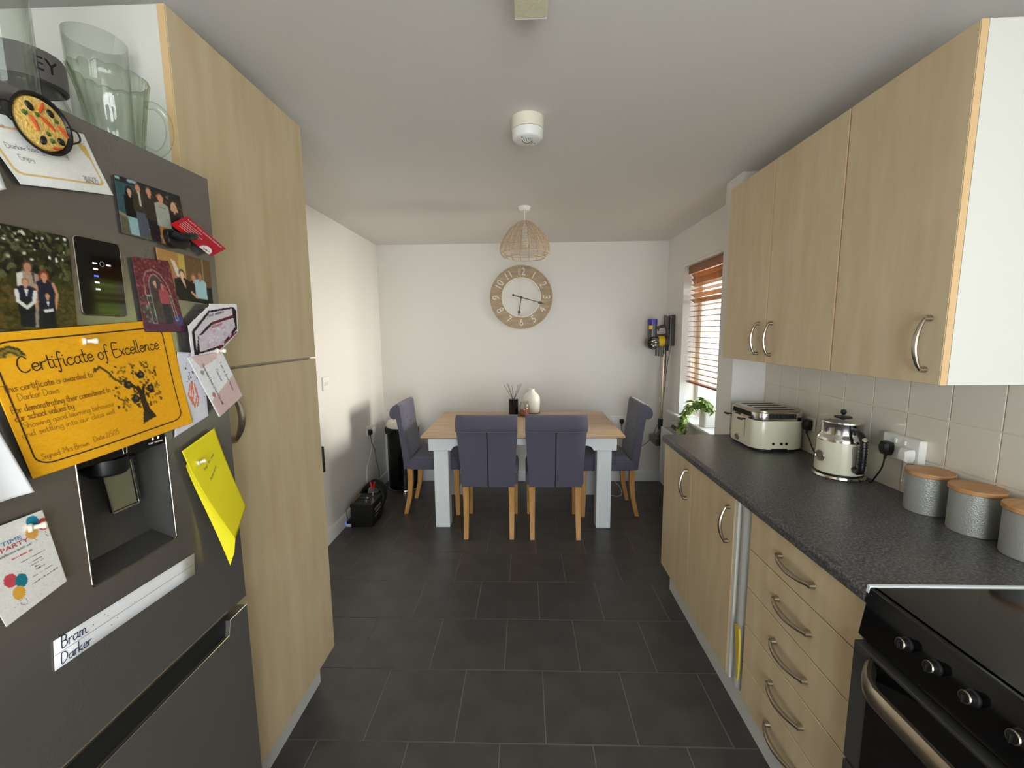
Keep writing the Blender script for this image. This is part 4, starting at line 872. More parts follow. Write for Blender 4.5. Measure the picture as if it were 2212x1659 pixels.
# ------------------------------------------------------------------ on the table
TZ = .7515
tag(ob('serving_board', box(nb(), -.150, .137, 3.612, 3.835, TZ, TZ+.009, .003, 2), 'tray'), 'thin dark wooden board under the vase and candle on the table', 'board')
TZ2 = TZ+.0095
df = thing('reed_diffuser', 'black reed diffuser pot with black sticks on the table', 'diffuser', (-.103, 3.705, TZ2))
ob('pot', lathe(nb(), [(0, 0), (.038, 0), (.042, .004), (.042, .132), (.040, .135), (.012, .135), (.012, .128), (0, .128)], (-.103, 3.705, TZ2), 32), 'gblack', df)
for dx, dy, h_ in ((-.085, .01, .262), (-.055, -.01, .275), (-.045, .02, .265), (-.012, .0, .255), (.045, .01, .262), (.062, -.01, .27), (.075, .01, .268)):
    ob('reed', tube(nb(), [(-.103+dx*.08, 3.705+dy*.1, TZ2+.13), (-.103+dx, 3.705+dy, TZ2+h_)], .0016, 6), 'mblack', df)
vs_ = tag(ob('ceramic_vase', lathe(nb(), [(0, 0), (.060, 0), (.068, .006), (.075, .07), (.077, .11), (.072, .145), (.055, .172), (.033, .188), (.0275, .198), (.028, .212), (.031, .216), (.027, .216), (.023, .205), (.022, .19), (0, .18)], (.058, 3.772, TZ2), 40), 'vase', smooth=50), 'white ceramic bottle vase standing on the table board', 'vase')
cj = thing('candle_jar', 'small glass jar with rust-coloured candle on the table', 'candle', (.003, 3.660, TZ2))
cjb = ob('jar_glass', lathe(nb(), [(0, 0), (.038, 0), (.043, .005), (.043, .085), (.034, .098), (.034, .104), (.036, .106), (.036, .116), (.033, .117)], (-.006, 3.660, TZ2), 32), 'glass', cj); so = cjb.modifiers.new('wall', 'SOLIDIFY'); so.thickness = .002; so.offset = -1
ob('wax', lathe(nb(), [(0, .004), (.037, .004), (.0395, .008), (.0395, .048), (.037, .05), (.012, .056), (0, .057)], (-.006, 3.660, TZ2), 28), 'candle', cj)
# ================================================================== CLOCK
ck_ = thing('wall_clock', 'large tan wooden ring clock with cream numerals on the back wall', 'clock', (-.031, YB-.018, 1.51))
C0 = Vector((-.031, YB, 1.807)); RYm = Matrix.Rotation(PI/2, 3, 'X')      # local +Z -> world -Y
def ring(r0, r1, d0, d1, m, name, par, seg=72):
    return ob(name, lathe(nb(), [(r0, d0), (r1, d0), (r1, d1), (r0, d1), (r0, d0)], C0, seg, RYm), m, par, smooth=30)
rg = ring(.186, .290, .006, .022, 'clockwood', 'dial_ring', ck_)
ring(.284, .297, .002, .028, 'clockwood', 'outer_rim', ck_); ring(.178, .188, .004, .028, 'clockwhite', 'inner_rim', ck_)
for h_ in range(1, 13):
    a = PI/2-h_*PI/6; d = Vector((math.cos(a), 0, math.sin(a))); yv = d if (h_ <= 3 or h_ >= 9) else -d; xv = yv.cross(Vector((0, -1, 0))) * -1
    xv = Vector((yv.z, 0, -yv.x)); p = C0+d*.236+Vector((0, -.0235, 0))
    ob('numeral', text_bm(str(h_), .098, .003, mx=frame(p, xv*.86, yv)), 'clockwhite', rg)
for a, b in (((-.18, -.0035), (.18, .0035)), ((-.0035, -.18), (.0035, .18))): ob('spoke', box(nb(), C0.x+a[0], C0.x+b[0], C0.y-.012, C0.y-.007, C0.z+a[1], C0.z+b[1]), 'clockwhite', ck_)
ob('hub', lathe(nb(), [(0, .004), (.036, .004), (.036, .018), (.03, .021), (0, .022)], C0, 32, RYm), 'clockwhite', ck_)
def hand(name, ang, length, tail, dep):
    d = Vector((math.cos(ang), 0, math.sin(ang))); n_ = Vector((-d.z, 0, d.x)); bm = nb()
    prof = [(-tail, .001), (-tail*.98, .011), (-tail*.86, .012), (-tail*.75, .003), (0, .0045), (length*.70, .003), (length*.76, .013), (length*.82, .012), (length*.90, .003), (length, .0008)]
    L = [bm.verts.new(C0+d*s_+n_*w_+Vector((0, -dep, 0))) for s_, w_ in prof]; R_ = [bm.verts.new(C0+d*s_-n_*w_+Vector((0, -dep, 0))) for s_, w_ in prof]
    for k in range(len(prof)-1): bm.faces.new((L[k], L[k+1], R_[k+1], R_[k]))
    g = bmesh.ops.extrude_face_region(bm, geom=bm.faces[:]); bmesh.ops.translate(bm, vec=(0, -.002, 0), verts=[e_ for e_ in g['geom'] if isinstance(e_, bmesh.types.BMVert)])
    ob(name, bm, 'black', ck_, smooth=0)
hand('hour_hand', math.radians(-99), .175, .01, .026); hand('minute_hand', math.radians(-16), .232, .088, .030)
ob('centre_cap', lathe(nb(), [(0, .022), (.009, .022), (.009, .034), (0, .036)], C0, 20, RYm), 'black', ck_)
# ================================================================== PENDANT LAMP
PX, PY = .003, 2.963
pl_ = thing('pendant_lamp', 'woven pale rattan dome pendant lampshade hanging over the table', 'pendant lamp', (PX, PY, H-.02))
ob('ceiling_rose', lathe(nb(), [(0, H-.026), (.028, H-.026), (.036, H-.020), (.040, H-.008), (.043, H), (0, H)], (PX, PY, 0), 32), 'white', pl_)
ob('cord', tube(nb(), [(PX, PY, H-.025), (PX, PY, 2.19)], .003, 8), 'white', pl_)
ob('lamp_holder', lathe(nb(), [(0, 2.12), (.017, 2.12), (.019, 2.14), (.017, 2.18), (.008, 2.2), (0, 2.2)], (PX, PY, 0), 20), 'white', pl_)
MT['bulb'] = mat('unlit_bulb', (236, 230, 214), .25); ob('bulb', lathe(nb(), [(0, 2.045), (.018, 2.05), (.03, 2.075), (.026, 2.1), (.014, 2.122), (0, 2.122)], (PX, PY, 0), 20), 'bulb', pl_)
SP = [(.034, 2.216), (.054, 2.206), (.086, 2.182), (.118, 2.146), (.146, 2.104), (.163, 2.064), (.169, 2.036), (.164, 2.014), (.150, 1.996), (.134, 1.982)]
sp_ = spline([(r_, 0, z) for r_, z in SP], 4); rs = [p.x for p in sp_][::-1]; zz_ = [p.z for p in sp_][::-1]
def rad(z): return float(np.interp(z, zz_, rs))
NR = 16
for k in range(NR):
    a = 2*PI*(k+.5)/NR; ob('rib', tube(nb(), [(PX+p.x*math.cos(a), PY+p.x*math.sin(a), p.z) for p in sp_], .0036, 6), 'rattan', pl_)
for r_, z in ((.034, 2.216), (.134, 1.982), (.163, 2.012)): ob('hoop', tube(nb(), [(PX+r_*math.cos(a), PY+r_*math.sin(a), z) for a in np.linspace(0, 2*PI, 48, endpoint=False)], .003, 6, closed=True), 'rattan', pl_)
bm = nb()
for i in range(34):
    z = 2.206-i*.0057; r_ = rad(z); ph = random.random()*6
    tube(bm, [(PX+(r_+(.0028 if (k+i) % 2 else -.0028))*math.cos(2*PI*k/(NR*2)), PY+(r_+(.0028 if (k+i) % 2 else -.0028))*math.sin(2*PI*k/(NR*2)), z+.0012*math.sin(3*2*PI*k/32+ph)) for k in range(NR*2)], .0011, 4, closed=True)
o = ob('woven_strands', bm, 'rattan', pl_); o['kind'] = 'stuff'
# ================================================================== ON THE CEILING
sm = thing('smoke_alarm', 'round white smoke alarm on a base on the ceiling', 'smoke alarm', (.016, 1.775, H-.1))
c = (.016, 1.775, 0)
ob('mounting_base', lathe(nb(), [(0, H-.045), (.062, H-.045), (.063, H-.042), (.063, H), (0, H)], c, 48), 'offwhite', sm)
hb = ob('alarm_body', lathe(nb(), [(0, H-.085), (.040, H-.085), (.054, H-.080), (.060, H-.072), (.062, H-.047), (.058, H-.0455), (0, H-.0455)], c, 48), 'white', sm)
ob('sensor_dome', lathe(nb(), [(0, H-.094), (.012, H-.093), (.020, H-.087), (.021, H-.084), (0, H-.084)], (.014, 1.760, 0), 24), 'grille', hb)
for k in range(5):
    a = -PI/2+(k-2)*.5; q = Vector((.014, 1.760, 0)); ob('sensor_rib', tube(nb(), [q+Vector((.002*math.cos(a), .002*math.sin(a), H-.0945)), q+Vector((.013*math.cos(a), .013*math.sin(a), H-.093)), q+Vector((.022*math.cos(a), .022*math.sin(a), H-.085))], .0012, 6), 'white', hb)
for x, y in ((.030, 1.79), (.036, 1.785), (.044, 1.79), (.033, 1.775), (-.006, 1.735)): ob('vent_hole', lathe(nb(), [(0, H-.0856), (.0022, H-.0856), (.0022, H-.083)], (x, y, 0), 8), 'mblack', hb)
sl = thing('strip_light', 'ceiling strip light with prismatic diffuser at the top edge', 'strip light', (.019, .60, H-.07))
ob('spine', box(nb(), -.012, .050, .02, 1.13, H-.03, H, .002, 1), 'white', sl)
ob('diffuser', box(nb(), -.0215, .0595, .0, 1.146, H-.064, H-.018, .006, 2), 'diffuser', sl)
ob('end_cap', box(nb(), -.020, .058, 1.1465, 1.150, H-.062, H-.006, .001, 1), 'white', sl)
# ================================================================== WINDOW CORNER
bl = thing('venetian_blind', 'orange-brown wooden venetian blind half lowered in the dining window', 'blind', (1.415, 3.17, 1.04))
ob('head_rail', box(nb(), 1.395, 1.445, WY0+.012, WY1-.012, 1.955, 2.010, .003, 1), 'railwood', bl)
ob('valance', box(nb(), 1.380, 1.386, WY0+.008, WY1-.008, 1.948, 2.010, .001, 1), 'railwood', bl)
st = None; zz = 1.925; k = 0
while zz > 1.075:
    tilt = [1.05, .95, .30, .22, .55, .60][k] if k < 6 else .06
    if st is None:
        bm = nb(); L = WY1-WY0-.03; q = []
        for i in range(7):
            t = -1+2*i/6; x = t*.025; z = .0035*(1-t*t); q.append([bm.verts.new(p) for p in ((x, -L/2, z), (x, L/2, z), (x, L/2, z-.0025), (x, -L/2, z-.0025))])
        for a, b in zip(q, q[1:]):
            for j in range(4): bm.faces.new((a[j], a[(j+1) % 4], b[(j+1) % 4], b[j]))
        bm.faces.new(q[0]); bm.faces.new(q[-1][::-1]); st = o = ob('slat', bm, 'slat', bl, local=True, smooth=40)
    else: o = st.copy(); COL.objects.link(o); o.parent = bl
    o.matrix_basis = Matrix.Translation((0, 0, zz-1.04)) @ Matrix.Rotation(tilt, 4, 'Y'); zz -= .0425 if k > 1 else .036; k += 1
ob('bottom_rail', box(nb(), 1.390, 1.440, WY0+.015, WY1-.015, 1.040, 1.056, .004, 2), 'railwood', bl)
for y in (2.80, 3.17, 3.56):
    for x in (1.391, 1.439): ob('ladder_cord', tube(nb(), [(x, y, 1.05), (x, y, 1.96)], .0011, 5), 'rattan', bl)
ob('pull_cord', tube(nb(), spline([(1.382, 3.63, 1.95), (1.380, 3.64, 1.4), (1.378, 3.63, 1.0), (1.384, 3.62, .88), (1.380, 3.60, .80)], 5), .0010, 5), 'rattan', bl)
# radiator under the window
rd = thing('radiator', 'white panel radiator with grey top grille under the dining window', 'radiator', (1.29, 3.2, .20))
RX0, RX1, RY0, RY1, RZ0, RZ1 = 1.228, 1.335, 2.60, 3.80, .200, .622
fpn = ob('front_panel', box(nb(), RX0, RX0+.014, RY0, RY1, RZ0, RZ1-.004, .004, 2), 'rad', rd)
rib0 = None
for i in range(34):
    y = RY0+.035+i*.0335
    if rib0 is None: rib0 = o = ob('panel_rib', box(nb(), -.003, .001, -.009, .009, .03, .38, .0025, 1), 'rad', fpn, local=True)
    else: o = rib0.copy(); COL.objects.link(o); o.parent = fpn
    t = MW[fpn.name].translation; o.matrix_basis = Matrix.Translation((RX0-t.x, y-t.y, RZ0-t.z))
ob('rear_panel', box(nb(), RX1-.014, XR-.0005, RY0, RY1, RZ0, RZ1-.004, .003, 1), 'rad', rd)
for y0, y1 in ((RY0, RY0+.004), (RY1-.004, RY1)): ob('side_cover', box(nb(), RX0, RX1, y0, y1, RZ0, RZ1, .001, 1), 'rad', rd)
ob('grille', box(nb(), RX0+.014, RX1-.012, RY0+.004, RY1-.004, RZ1-.010, RZ1-.005), 'grille', rd)
for x0, x1 in ((RX0, RX0+.014), (RX1-.014, RX1)): ob('top_rim', box(nb(), x0, x1, RY0, RY1, RZ1-.004, RZ1+.001, .0015, 1), 'rad', rd)
ob('grille_slots', (lambda bm: [box(bm, RX0+.018, RX1-.016, RY0+.02+i*.018, RY0+.027+i*.018, RZ1-.0055, RZ1-.0035) for i in range(64)] and bm)(nb()), 'rad', rd)['kind'] = 'stuff'
ob('valve', lathe(nb(), [(0, .11), (.012, .11), (.016, .12), (.016, .165), (.012, .17), (.008, .2), (0, .2)], (1.275, RY1-.03, 0), 18), 'white', rd)
ob('pipe', tube(nb(), [(1.275, RY1-.03, .0), (1.275, RY1-.03, .115)], .0075, 10), 'white', rd)
tag(ob('bark_roll', tube(nb(), spline([(1.305, 3.725, .640), (1.303, 3.68, .641), (1.299, 3.62, .640), (1.297, 3.57, .640)], 4), [.010]+[.0155]*11+[.012], 12), 'brown'), 'short brown bark-like roll lying on the radiator beside the plant', 'ornament')
# plant
pt = thing('potted_plant', 'trailing variegated pothos in a white pot on the window sill', 'plant', (1.402, 3.215, WZ0))
ob('pot', prism(nb(), rrect(1.345, 1.452, 3.165, 3.272, .014), 'Z', WZ0+.0005, WZ0+.118, .004, 2), 'vase', pt)
ob('soil', box(nb(), 1.352, 1.446, 3.172, 3.265, WZ0+.1155, WZ0+.1205), 'soil', pt)
path = spline([(1.398, 3.225, .875), (1.365, 3.30, .915), (1.318, 3.35, .885), (1.278, 3.36, .815), (1.266, 3.36, .740), (1.272, 3.38, .672), (1.288, 3.40, .640)], 8)
ob('stem', tube(nb(), path, .004, 7), 'stem', pt)
path2 = spline([(1.405, 3.21, .875), (1.395, 3.20, .915), (1.385, 3.225, .940), (1.37, 3.255, .935)], 6); ob('stem', tube(nb(), path2, .003, 7), 'stem', pt)
def leaf_bm():
    bm = nb(); rows = []; n = 7
    for i in range(n+1):
        t = i/n; w_ = .46*math.sin(PI*min(1, t*1.02)**.72)*(1-.25*t)+.002; y = t*1.05; z = .12*math.sin(PI*t)-.15*t*t
        rows.append([bm.verts.new((s_*w_, y, z-abs(s_)*.10*w_+.03*(1-abs(s_)))) for s_ in (-1, -.5, 0, .5, 1)])
    for a, b in zip(rows, rows[1:]):
        for k in range(4): bm.faces.new((a[k], a[k+1], b[k+1], b[k]))
    return bm
lf = None; tw = MW[pt.name].translation
for i in range(230):
    if i < 185: t = random.random()**.9; p = path[int(t*(len(path)-1))]
    else: p = random.choice(path2)
    pale = (i % 2 == 0)
    if lf is None: lf = {}
    key = pale
    if key not in lf: o = lf[key] = ob('leaf', leaf_bm(), 'leaf2' if pale else 'leaf', pt, local=True, smooth=80)
    else: o = lf[key].copy(); COL.objects.link(o); o.parent = pt
    s_ = random.uniform(.038, .064); az = random.uniform(0, 2*PI); el = random.uniform(-1.2, .5)
    d = Vector((math.cos(az)*math.cos(el), math.sin(az)*math.cos(el), math.sin(el)))
    if p.x+d.x*s_ > 1.325 and p.z < .80: d.x = -abs(d.x)
    if p.z < .70: d.z = abs(d.z)*.4+.05
    if d.x > 0 and p.z < .78: d.x *= -.5
    q = d.normalized().to_track_quat('Y', 'Z').to_matrix().to_4x4()
    off = p-tw+Vector((random.uniform(-.024, .008), random.uniform(-.042, .040), random.uniform(-.012, .020)))
    o.matrix_basis = Matrix.Translation(off) @ q @ Matrix.Rotation(random.uniform(-.6, .6), 4, 'Y') @ Matrix.Scale(s_, 4)
# ================================================================== CORDLESS VACUUM ON ITS DOCK
VY = 3.90
vc = thing('vacuum_cleaner', 'cordless stick vacuum with purple cap and yellow label hanging in the corner', 'vacuum cleaner', (1.25, VY, .45))
dk_ = thing('vacuum_dock', 'dark grey wall dock holding the stick vacuum', 'dock', (1.32, VY, 1.34))
ob('dock_plate', box(nb(), 1.300, XR-.0005, VY-.035, VY+.035, 1.345, 1.622, .008, 2), 'vgrey', dk_)
ob('dock_arm', prism(nb(), [(1.300, 1.36), (1.300, 1.60), (1.262, 1.622), (1.258, 1.53), (1.285, 1.48), (1.285, 1.36)], 'Y', VY-.022, VY+.022, .004, 2), 'vgrey', dk_)
ob('accessory_clip', box(nb(), 1.272, 1.300, VY-.02, VY+.02, 1.30, 1.36, .004, 1), 'black', dk_)
ob('filter_cap', lathe(nb(), [(0, 1.535), (.040, 1.535), (.042, 1.539), (.042, 1.584), (.039, 1.588), (0, 1.588)], (1.152, VY, 0), 28), 'purple', vc)
ob('cyclone_tower', lathe(nb(), [(0, 1.42), (.037, 1.42), (.040, 1.43), (.040, 1.536), (0, 1.536)], (1.152, VY, 0), 28), 'vgrey', vc)
ob('yellow_label', prism(nb(), rrect(1.112, 1.140, 1.495, 1.53, .006), 'Y', VY-.041, VY-.036, .001, 1), 'vyellow', vc)
bn = ob('dust_bin', lathe(nb(), [(0, -.05), (.052, -.05), (.058, -.044), (.058, .04), (.052, .05), (0, .05)], (1.155, VY, 1.372), 32, RYm), 'gblack', vc)
for k in range(6):
    a = k*PI/3+.3; ob('cyclone_fin', box(nb(), 1.155+.018*math.cos(a)-.008, 1.155+.018*math.cos(a)+.008, VY-.056, VY-.049, 1.372+.026*math.sin(a)-.005, 1.372+.026*math.sin(a)+.005, .002, 1), 'chrome', bn)
mb = ob('motor_body', lathe(nb(), [(0, -.035), (.038, -.035), (.046, -.02), (.048, .05), (.044, .075), (0, .078)], (1.222, VY, 1.388), 30, RX), 'vgrey', vc)
ob('motor_band', lathe(nb(), [(.0472, -.024), (.0492, -.022), (.0496, .030), (.0480, .032)], (1.225, VY, 1.390), 30, RX), 'vyellow', mb)
ob('handle', tube(nb(), [(1.190, VY, 1.505), (1.225, VY, 1.516), (1.265, VY, 1.528), (1.282, VY, 1.525)], [.013, .014, .016, .016], 12), 'vgrey', vc)
ob('handle_bridge', tube(nb(), [(1.185, VY, 1.445), (1.23, VY, 1.447), (1.275, VY, 1.447)], .008, 10), 'vgrey', vc)
ob('trigger', box(nb(), 1.200, 1.212, VY-.005, VY+.005, 1.478, 1.505, .002, 1), 'black', vc)
MT['cyanled'] = mat('charge_light', (140, 210, 255), .3, emit=(120, 200, 255), es=3.); ob('charge_light', lathe(nb(), [(0, 0), (.006, 0), (.004, .003), (0, .004)], (1.272, VY-.0165, 1.527), 14, RYm), 'cyanled', vc)
for x, z0, z1, r_ in ((1.192, 1.255, 1.345, .010), (1.220, 1.252, 1.345, .008), (1.247, 1.246, 1.345, .011)): ob('nozzle_tool', tube(nb(), [(x, VY-.01, z1), (x-.002, VY-.01, z0)], r_, 12), 'vgrey', vc)
ob('inlet_neck', tube(nb(), [(1.268, VY, 1.36), (1.267, VY, 1.27)], .017, 16), 'vgrey', vc)
ob('wand', tube(nb(), [(1.2640, VY, 1.275), (1.2545, VY, .665)], .0155, 16), 'wand', vc)
ob('wand_shroud', box(nb(), 1.262, 1.284, VY-.014, VY+.014, 1.095, 1.28, .006, 2), 'vgrey', vc)
ob('wand_collar', tube(nb(), [(1.2545, VY, .672), (1.2525, VY, .58)], .021, 16), 'black', vc)
ob('head_joint', tube(nb(), [(1.2525, VY, .585), (1.240, VY-.005, .53), (1.225, VY-.02, .49)], [.014, .016, .018], 12), 'vgrey', vc)
ob('floor_head', box(nb(), 1.196, 1.290, 3.825, 4.05, .43, .50, .012, 3), 'vgrey', vc)
tag(ob('vacuum_cable', tube(nb(), spline([(1.336, 3.93, 1.345), (1.310, 3.945, 1.15), (1.295, 3.955, .9), (1.280, 3.99, .68), (1.250, 4.02, .55), (1.20, 4.06, .42), (1.10, 4.095, .345), (1.00, 4.105, .385), (.945, 4.100, .52), (.938, 4.095, .575)], 6), .0024, 6), 'black'), 'thin black cable looping from the vacuum dock to the back wall socket', 'cable')
# ================================================================== SOCKETS AND SWITCHES
def plate(name, label, cat, c, axis, w_, h_, d, gang, m='white'):
    """axis: (ux, n) wall direction and outward normal; c the centre on the wall face"""
    ux, n_ = Vector(axis[0]), Vector(axis[1]); c = Vector(c); t = thing(name, label, cat, tuple(c-Vector((0, 0, h_/2))))
    def B(u0, u1, z0, z1, d0, d1, bv=.002):
        bm = nb(); pts = [c+ux*u+n_*dd+Vector((0, 0, z)) for u in (u0, u1) for dd in (d0, d1) for z in (z0, z1)]
        xs = [p.x for p in pts]; ys = [p.y for p in pts]; zs_ = [p.z for p in pts]; return box(bm, min(xs), max(xs), min(ys), max(ys), min(zs_), max(zs_), bv, 1)
    pl = ob('plate', B(-w_/2, w_/2, -h_/2, h_/2, .0005, d, .003), m, t)
    return t, B, c, ux, n_
def socket(label, c, axis, d=.009):
    t, B, c, ux, n_ = plate('wall_socket', label, 'socket', c, axis, .146, .086, d, 2)
    for s_ in (-1, 1):
        ob('rocker', B(s_*.018-.006, s_*.018+.006, .016, .032, d, d+.004), 'white', t)
        for u, z, hw, hh in ((0, .004, .002, .005), (-.009, -.014, .0035, .002), (.009, -.014, .0035, .002)): ob('pin_hole', B(s_*.041+u-hw, s_*.041+u+hw, z-hh, z+hh, d-.0005, d+.0002, 0), 'mblack', t)
    return t
def plug(name, label, c, axis, m, flex=None, d0=.012):
    ux, n_ = Vector(axis[0]), Vector(axis[1]); c = Vector(c); t = thing(name, label, 'plug', tuple(c-Vector((0, 0, .025))))
    def at(u, z, d): return c+ux*u+n_*d+Vector((0, 0, z))
    bm = nb(); P = [(-.021, .012), (-.017, .022), (.017, .022), (.021, .012), (.021, -.008), (.013, -.026), (-.013, -.026), (-.021, -.008)]
    a = [bm.verts.new(at(u, z, d0)) for u, z in P]; b = [bm.verts.new(at(u*.95, z*.95, d0+.018)) for u, z in P]; e_ = [bm.verts.new(at(u*.6, z*.6, d0+.027)) for u, z in P]
    for r0, r1 in ((a, b), (b, e_)):
        for k in range(8): bm.faces.new((r0[k], r0[(k+1) % 8], r1[(k+1) % 8], r1[k]))
    bm.faces.new(a[::-1]); bm.faces.new(e_); ob('plug_body', bm, m, t, smooth=30)
    ob('cable_guard', tube(nb(), [at(0, -.022, d0+.010), at(0, -.042, d0+.012)], [.0055, .0038], 10), m, t)
    if flex: ob('flex', tube(nb(), spline([at(0, -.038, d0+.012)]+[Vector(p) for p in flex], 6), .0027 if m == 'black' else .0022, 8), m, t)
    return t
AR = ((0, 1, 0), (-1, 0, 0)); AL = ((0, 1, 0), (1, 0, 0)); AB = ((1, 0, 0), (0, -1, 0))
XT = XR-.0095
socket('white double socket on the tiles between the kettle and the canisters', (XT, 1.484, 1.070), AR, .026)
plug('power_plug', 'black kettle plug in the tiled wall double socket', (XT-.016, 1.525, 1.062), AR, 'black', [(1.290, 1.527, .985), (1.286, 1.545, .945), (1.292, 1.568, .917), (1.298, 1.586, .914)])
plug('power_plug', 'white plug in the double socket behind the first canister', (XT-.016, 1.443, 1.058), AR, 'white', [(1.290, 1.440, .97), (1.300, 1.425, .93), (1.304, 1.410, .9135), (1.290, 1.405, .9135)])
plate('wall_socket', 'small white single outlet plate behind the toaster plug', 'socket', (XT, 1.980, 1.046), AR, .060, .060, .008, 1)
plug('power_plug', 'black toaster plug on the tiles between toaster and kettle', (XT+.002, 1.980, 1.045), AR, 'black', [(1.318, 1.965, .98), (1.316, 1.930, .94), (1.312, 1.89, .916), (1.302, 1.87, .914)])
socket('white double socket low on the left wall above the car battery', (XL, 3.708, .612), AL)
plug('power_plug', 'black plug in the left wall socket with black lead', (XL, 3.667, .608), AL, 'black', [(-1.385, 3.695, .50), (-1.375, 3.735, .42), (-1.365, 3.73, .33), (-1.335, 3.70, .24), (-1.30, 3.60, .19), (-1.262, 3.45, .18)])
plug('power_plug', 'white plug in the left wall socket with white lead', (XL, 3.749, .608), AL, 'white', [(-1.388, 3.72, .50), (-1.392, 3.66, .40), (-1.392, 3.575, .32), (-1.388, 3.545, .20), (-1.382, 3.53, .10), (-1.378, 3.50, .006), (-1.374, 3.34, .0035)])
socket('white double socket low on the back wall by the right-hand chair', (.905, YB, .612), AB)
plug('power_plug', 'white plug in the back wall socket with lead to the floor', (.864, YB, .606), AB, 'white', [(.866, YB-.03, .45), (.872, YB-.045, .2), (.880, YB-.05, .02), (.90, 3.95, .004), (.88, 3.76, .004), (.83, 3.70, .004), (.77, 3.72, .004)])
plug('power_plug', 'black charger plug of the vacuum in the back wall socket', (.944, YB, .606), AB, 'black')
t, B, c, ux, n_ = plate('light_switch', 'white three-gang light switch on the left wall', 'light switch', (XL, 2.918, 1.136), AL, .088, .096, .012, 3)
for u in (-.022, 0, .022): ob('rocker', B(u-.007, u+.007, -.014, .014, .012, .016), 'white', t)
# ================================================================== LEFT CORNER
bi = thing('pedal_bin', 'black cylindrical pedal bin with cream lid in the back left corner', 'bin', (-1.165, 3.935, 0)); c = (-1.165, 3.935, 0)
ob('bin_body', lathe(nb(), [(0, .012), (.146, .012), (.150, .02), (.150, .602), (0, .602)], c, 48), 'gblack', bi)
ob('base_ring', lathe(nb(), [(0, 0), (.156, 0), (.158, .006), (.156, .016), (.150, .02), (0, .02)], c, 48), 'chrome', bi)
ld = ob('lid', lathe(nb(), [(.152, .604), (.154, .612), (.152, .64), (.135, .664), (.08, .678), (0, .682)], c, 48), 'offwhite', bi)
ob('lid_rim', lathe(nb(), [(.150, .596), (.1545, .598), (.1545, .606), (.150, .608)], c, 48), 'nickel', ld)
ob('bag_edge', (lambda bm: [tube(bm, spline([Vector((c[0]+.153*math.cos(a), c[1]+.153*math.sin(a), .60)), Vector((c[0]+.163*math.cos(a), c[1]+.163*math.sin(a), .585)), Vector((c[0]+.160*math.cos(a), c[1]+.160*math.sin(a), .555+.02*math.sin(9*a)))], 3), .008, 6) for a in np.linspace(PI*.95, PI*1.75, 16)] and bm)(nb()), 'mblack', bi)
ob('pedal', box(nb(), -1.19, -1.14, 3.745, 3.80, .008, .018, .003, 1), 'black', bi)
bt = thing('car_battery', 'black car battery on the floor against the left wall', 'battery', (-1.262, 3.19, 0))
ob('case', box(nb(), -1.345, -1.178, 3.072, 3.305, 0, .158, .004, 2), 'black', bt)
ob('case_top', box(nb(), -1.348, -1.175, 3.069, 3.308, .158, .184, .005, 2), 'black', bt)
for y in (3.12, 3.26): ob('terminal', lathe(nb(), [(0, .184), (.011, .184), (.0095, .205), (0, .206)], (-1.235, y, 0), 16), 'nickel', bt)
for i, (y0, y1, z0, z1) in enumerate(((3.13, 3.27, .112, .128), (3.15, 3.26, .084, .096), (3.13, 3.20, .060, .068))): ob('label_mark', box(nb(), -1.1775, -1.1768, y0, y1, z0, z1), 'grille', bt)
ob('carry_handle', tube(nb(), spline([(-1.335, 3.10, .182), (-1.33, 3.12, .19), (-1.33, 3.19, .193), (-1.33, 3.26, .19), (-1.335, 3.28, .182)], 4), .005, 8), 'tray', bt)
for y, m_, lb in ((3.265, 'red', 'red crocodile clip standing on the car battery terminal'), (3.125, 'grille', 'metal crocodile clip lying on the near battery terminal')):
    t = thing('battery_clip', lb, 'clip', (-1.235, y, .2065), group='jump lead clips')
    if m_ == 'red':
        for s_ in (-1, 1): ob('grip', tube(nb(), [(-1.235+s_*.006, y, .238), (-1.235+s_*.010, y, .262), (-1.235+s_*.017, y, .292)], [.006, .008, .007], 10), 'red', t)
        ob('jaw', tube(nb(), [(-1.235, y, .2068), (-1.235, y, .238)], [.005, .007], 10), 'chrome', t)
    else:
        for s_ in (-1, 1): ob('grip', tube(nb(), [(-1.232, y+s_*.004, .216), (-1.262, y+s_*.010, .220), (-1.292, y+s_*.016, .222)], [.006, .007, .006], 10), 'black', t)
        ob('jaw', tube(nb(), [(-1.220, y, .2135), (-1.236, y, .2165)], [.005, .007], 10), 'chrome', t)
cr = thing('jump_leads', 'black coiled jump leads standing behind the car battery', 'cable', (-1.25, 3.44, 0))
for i in range(4): ob('coil', tube(nb(), [(-1.285+.092*math.cos(a)*(1-.03*i), 3.375+.030*i+.01*math.sin(a), .118+.104*math.sin(a)*(1+.02*i)) for a in np.linspace(0, 2*PI, 36, endpoint=False)], .0135, 8, closed=True), 'mblack', cr)
ob('charger_block', box(nb(), -1.345, -1.225, 3.36, 3.485, .0, .11, .012, 2), 'mblack', cr)
dv = thing('charger_unit', 'small white charger box with blue light on the skirting beside the battery', 'charger', (-1.368, 3.12, 0))
ob('case', box(nb(), -1.388, -1.349, 3.075, 3.22, .0, .022, .003, 1), 'white', dv); ob('top_shell', box(nb(), -1.386, -1.350, 3.08, 3.215, .022, .04, .003, 1), 'black', dv)
ob('status_light', box(nb(), -1.3885, -1.3862, 3.079, 3.10, .024, .034, .001, 1), 'blueled', dv)
tag(ob('thin_red_lead', tube(nb(), spline([(-1.375, 3.09, .04), (-1.378, 3.08, .09), (-1.372, 3.07, .14), (-1.352, 3.066, .175), (-1.336, 3.075, .19)], 5), .0018, 6), 'tray'), 'thin dark red lead from the charger box up to the battery', 'cable')
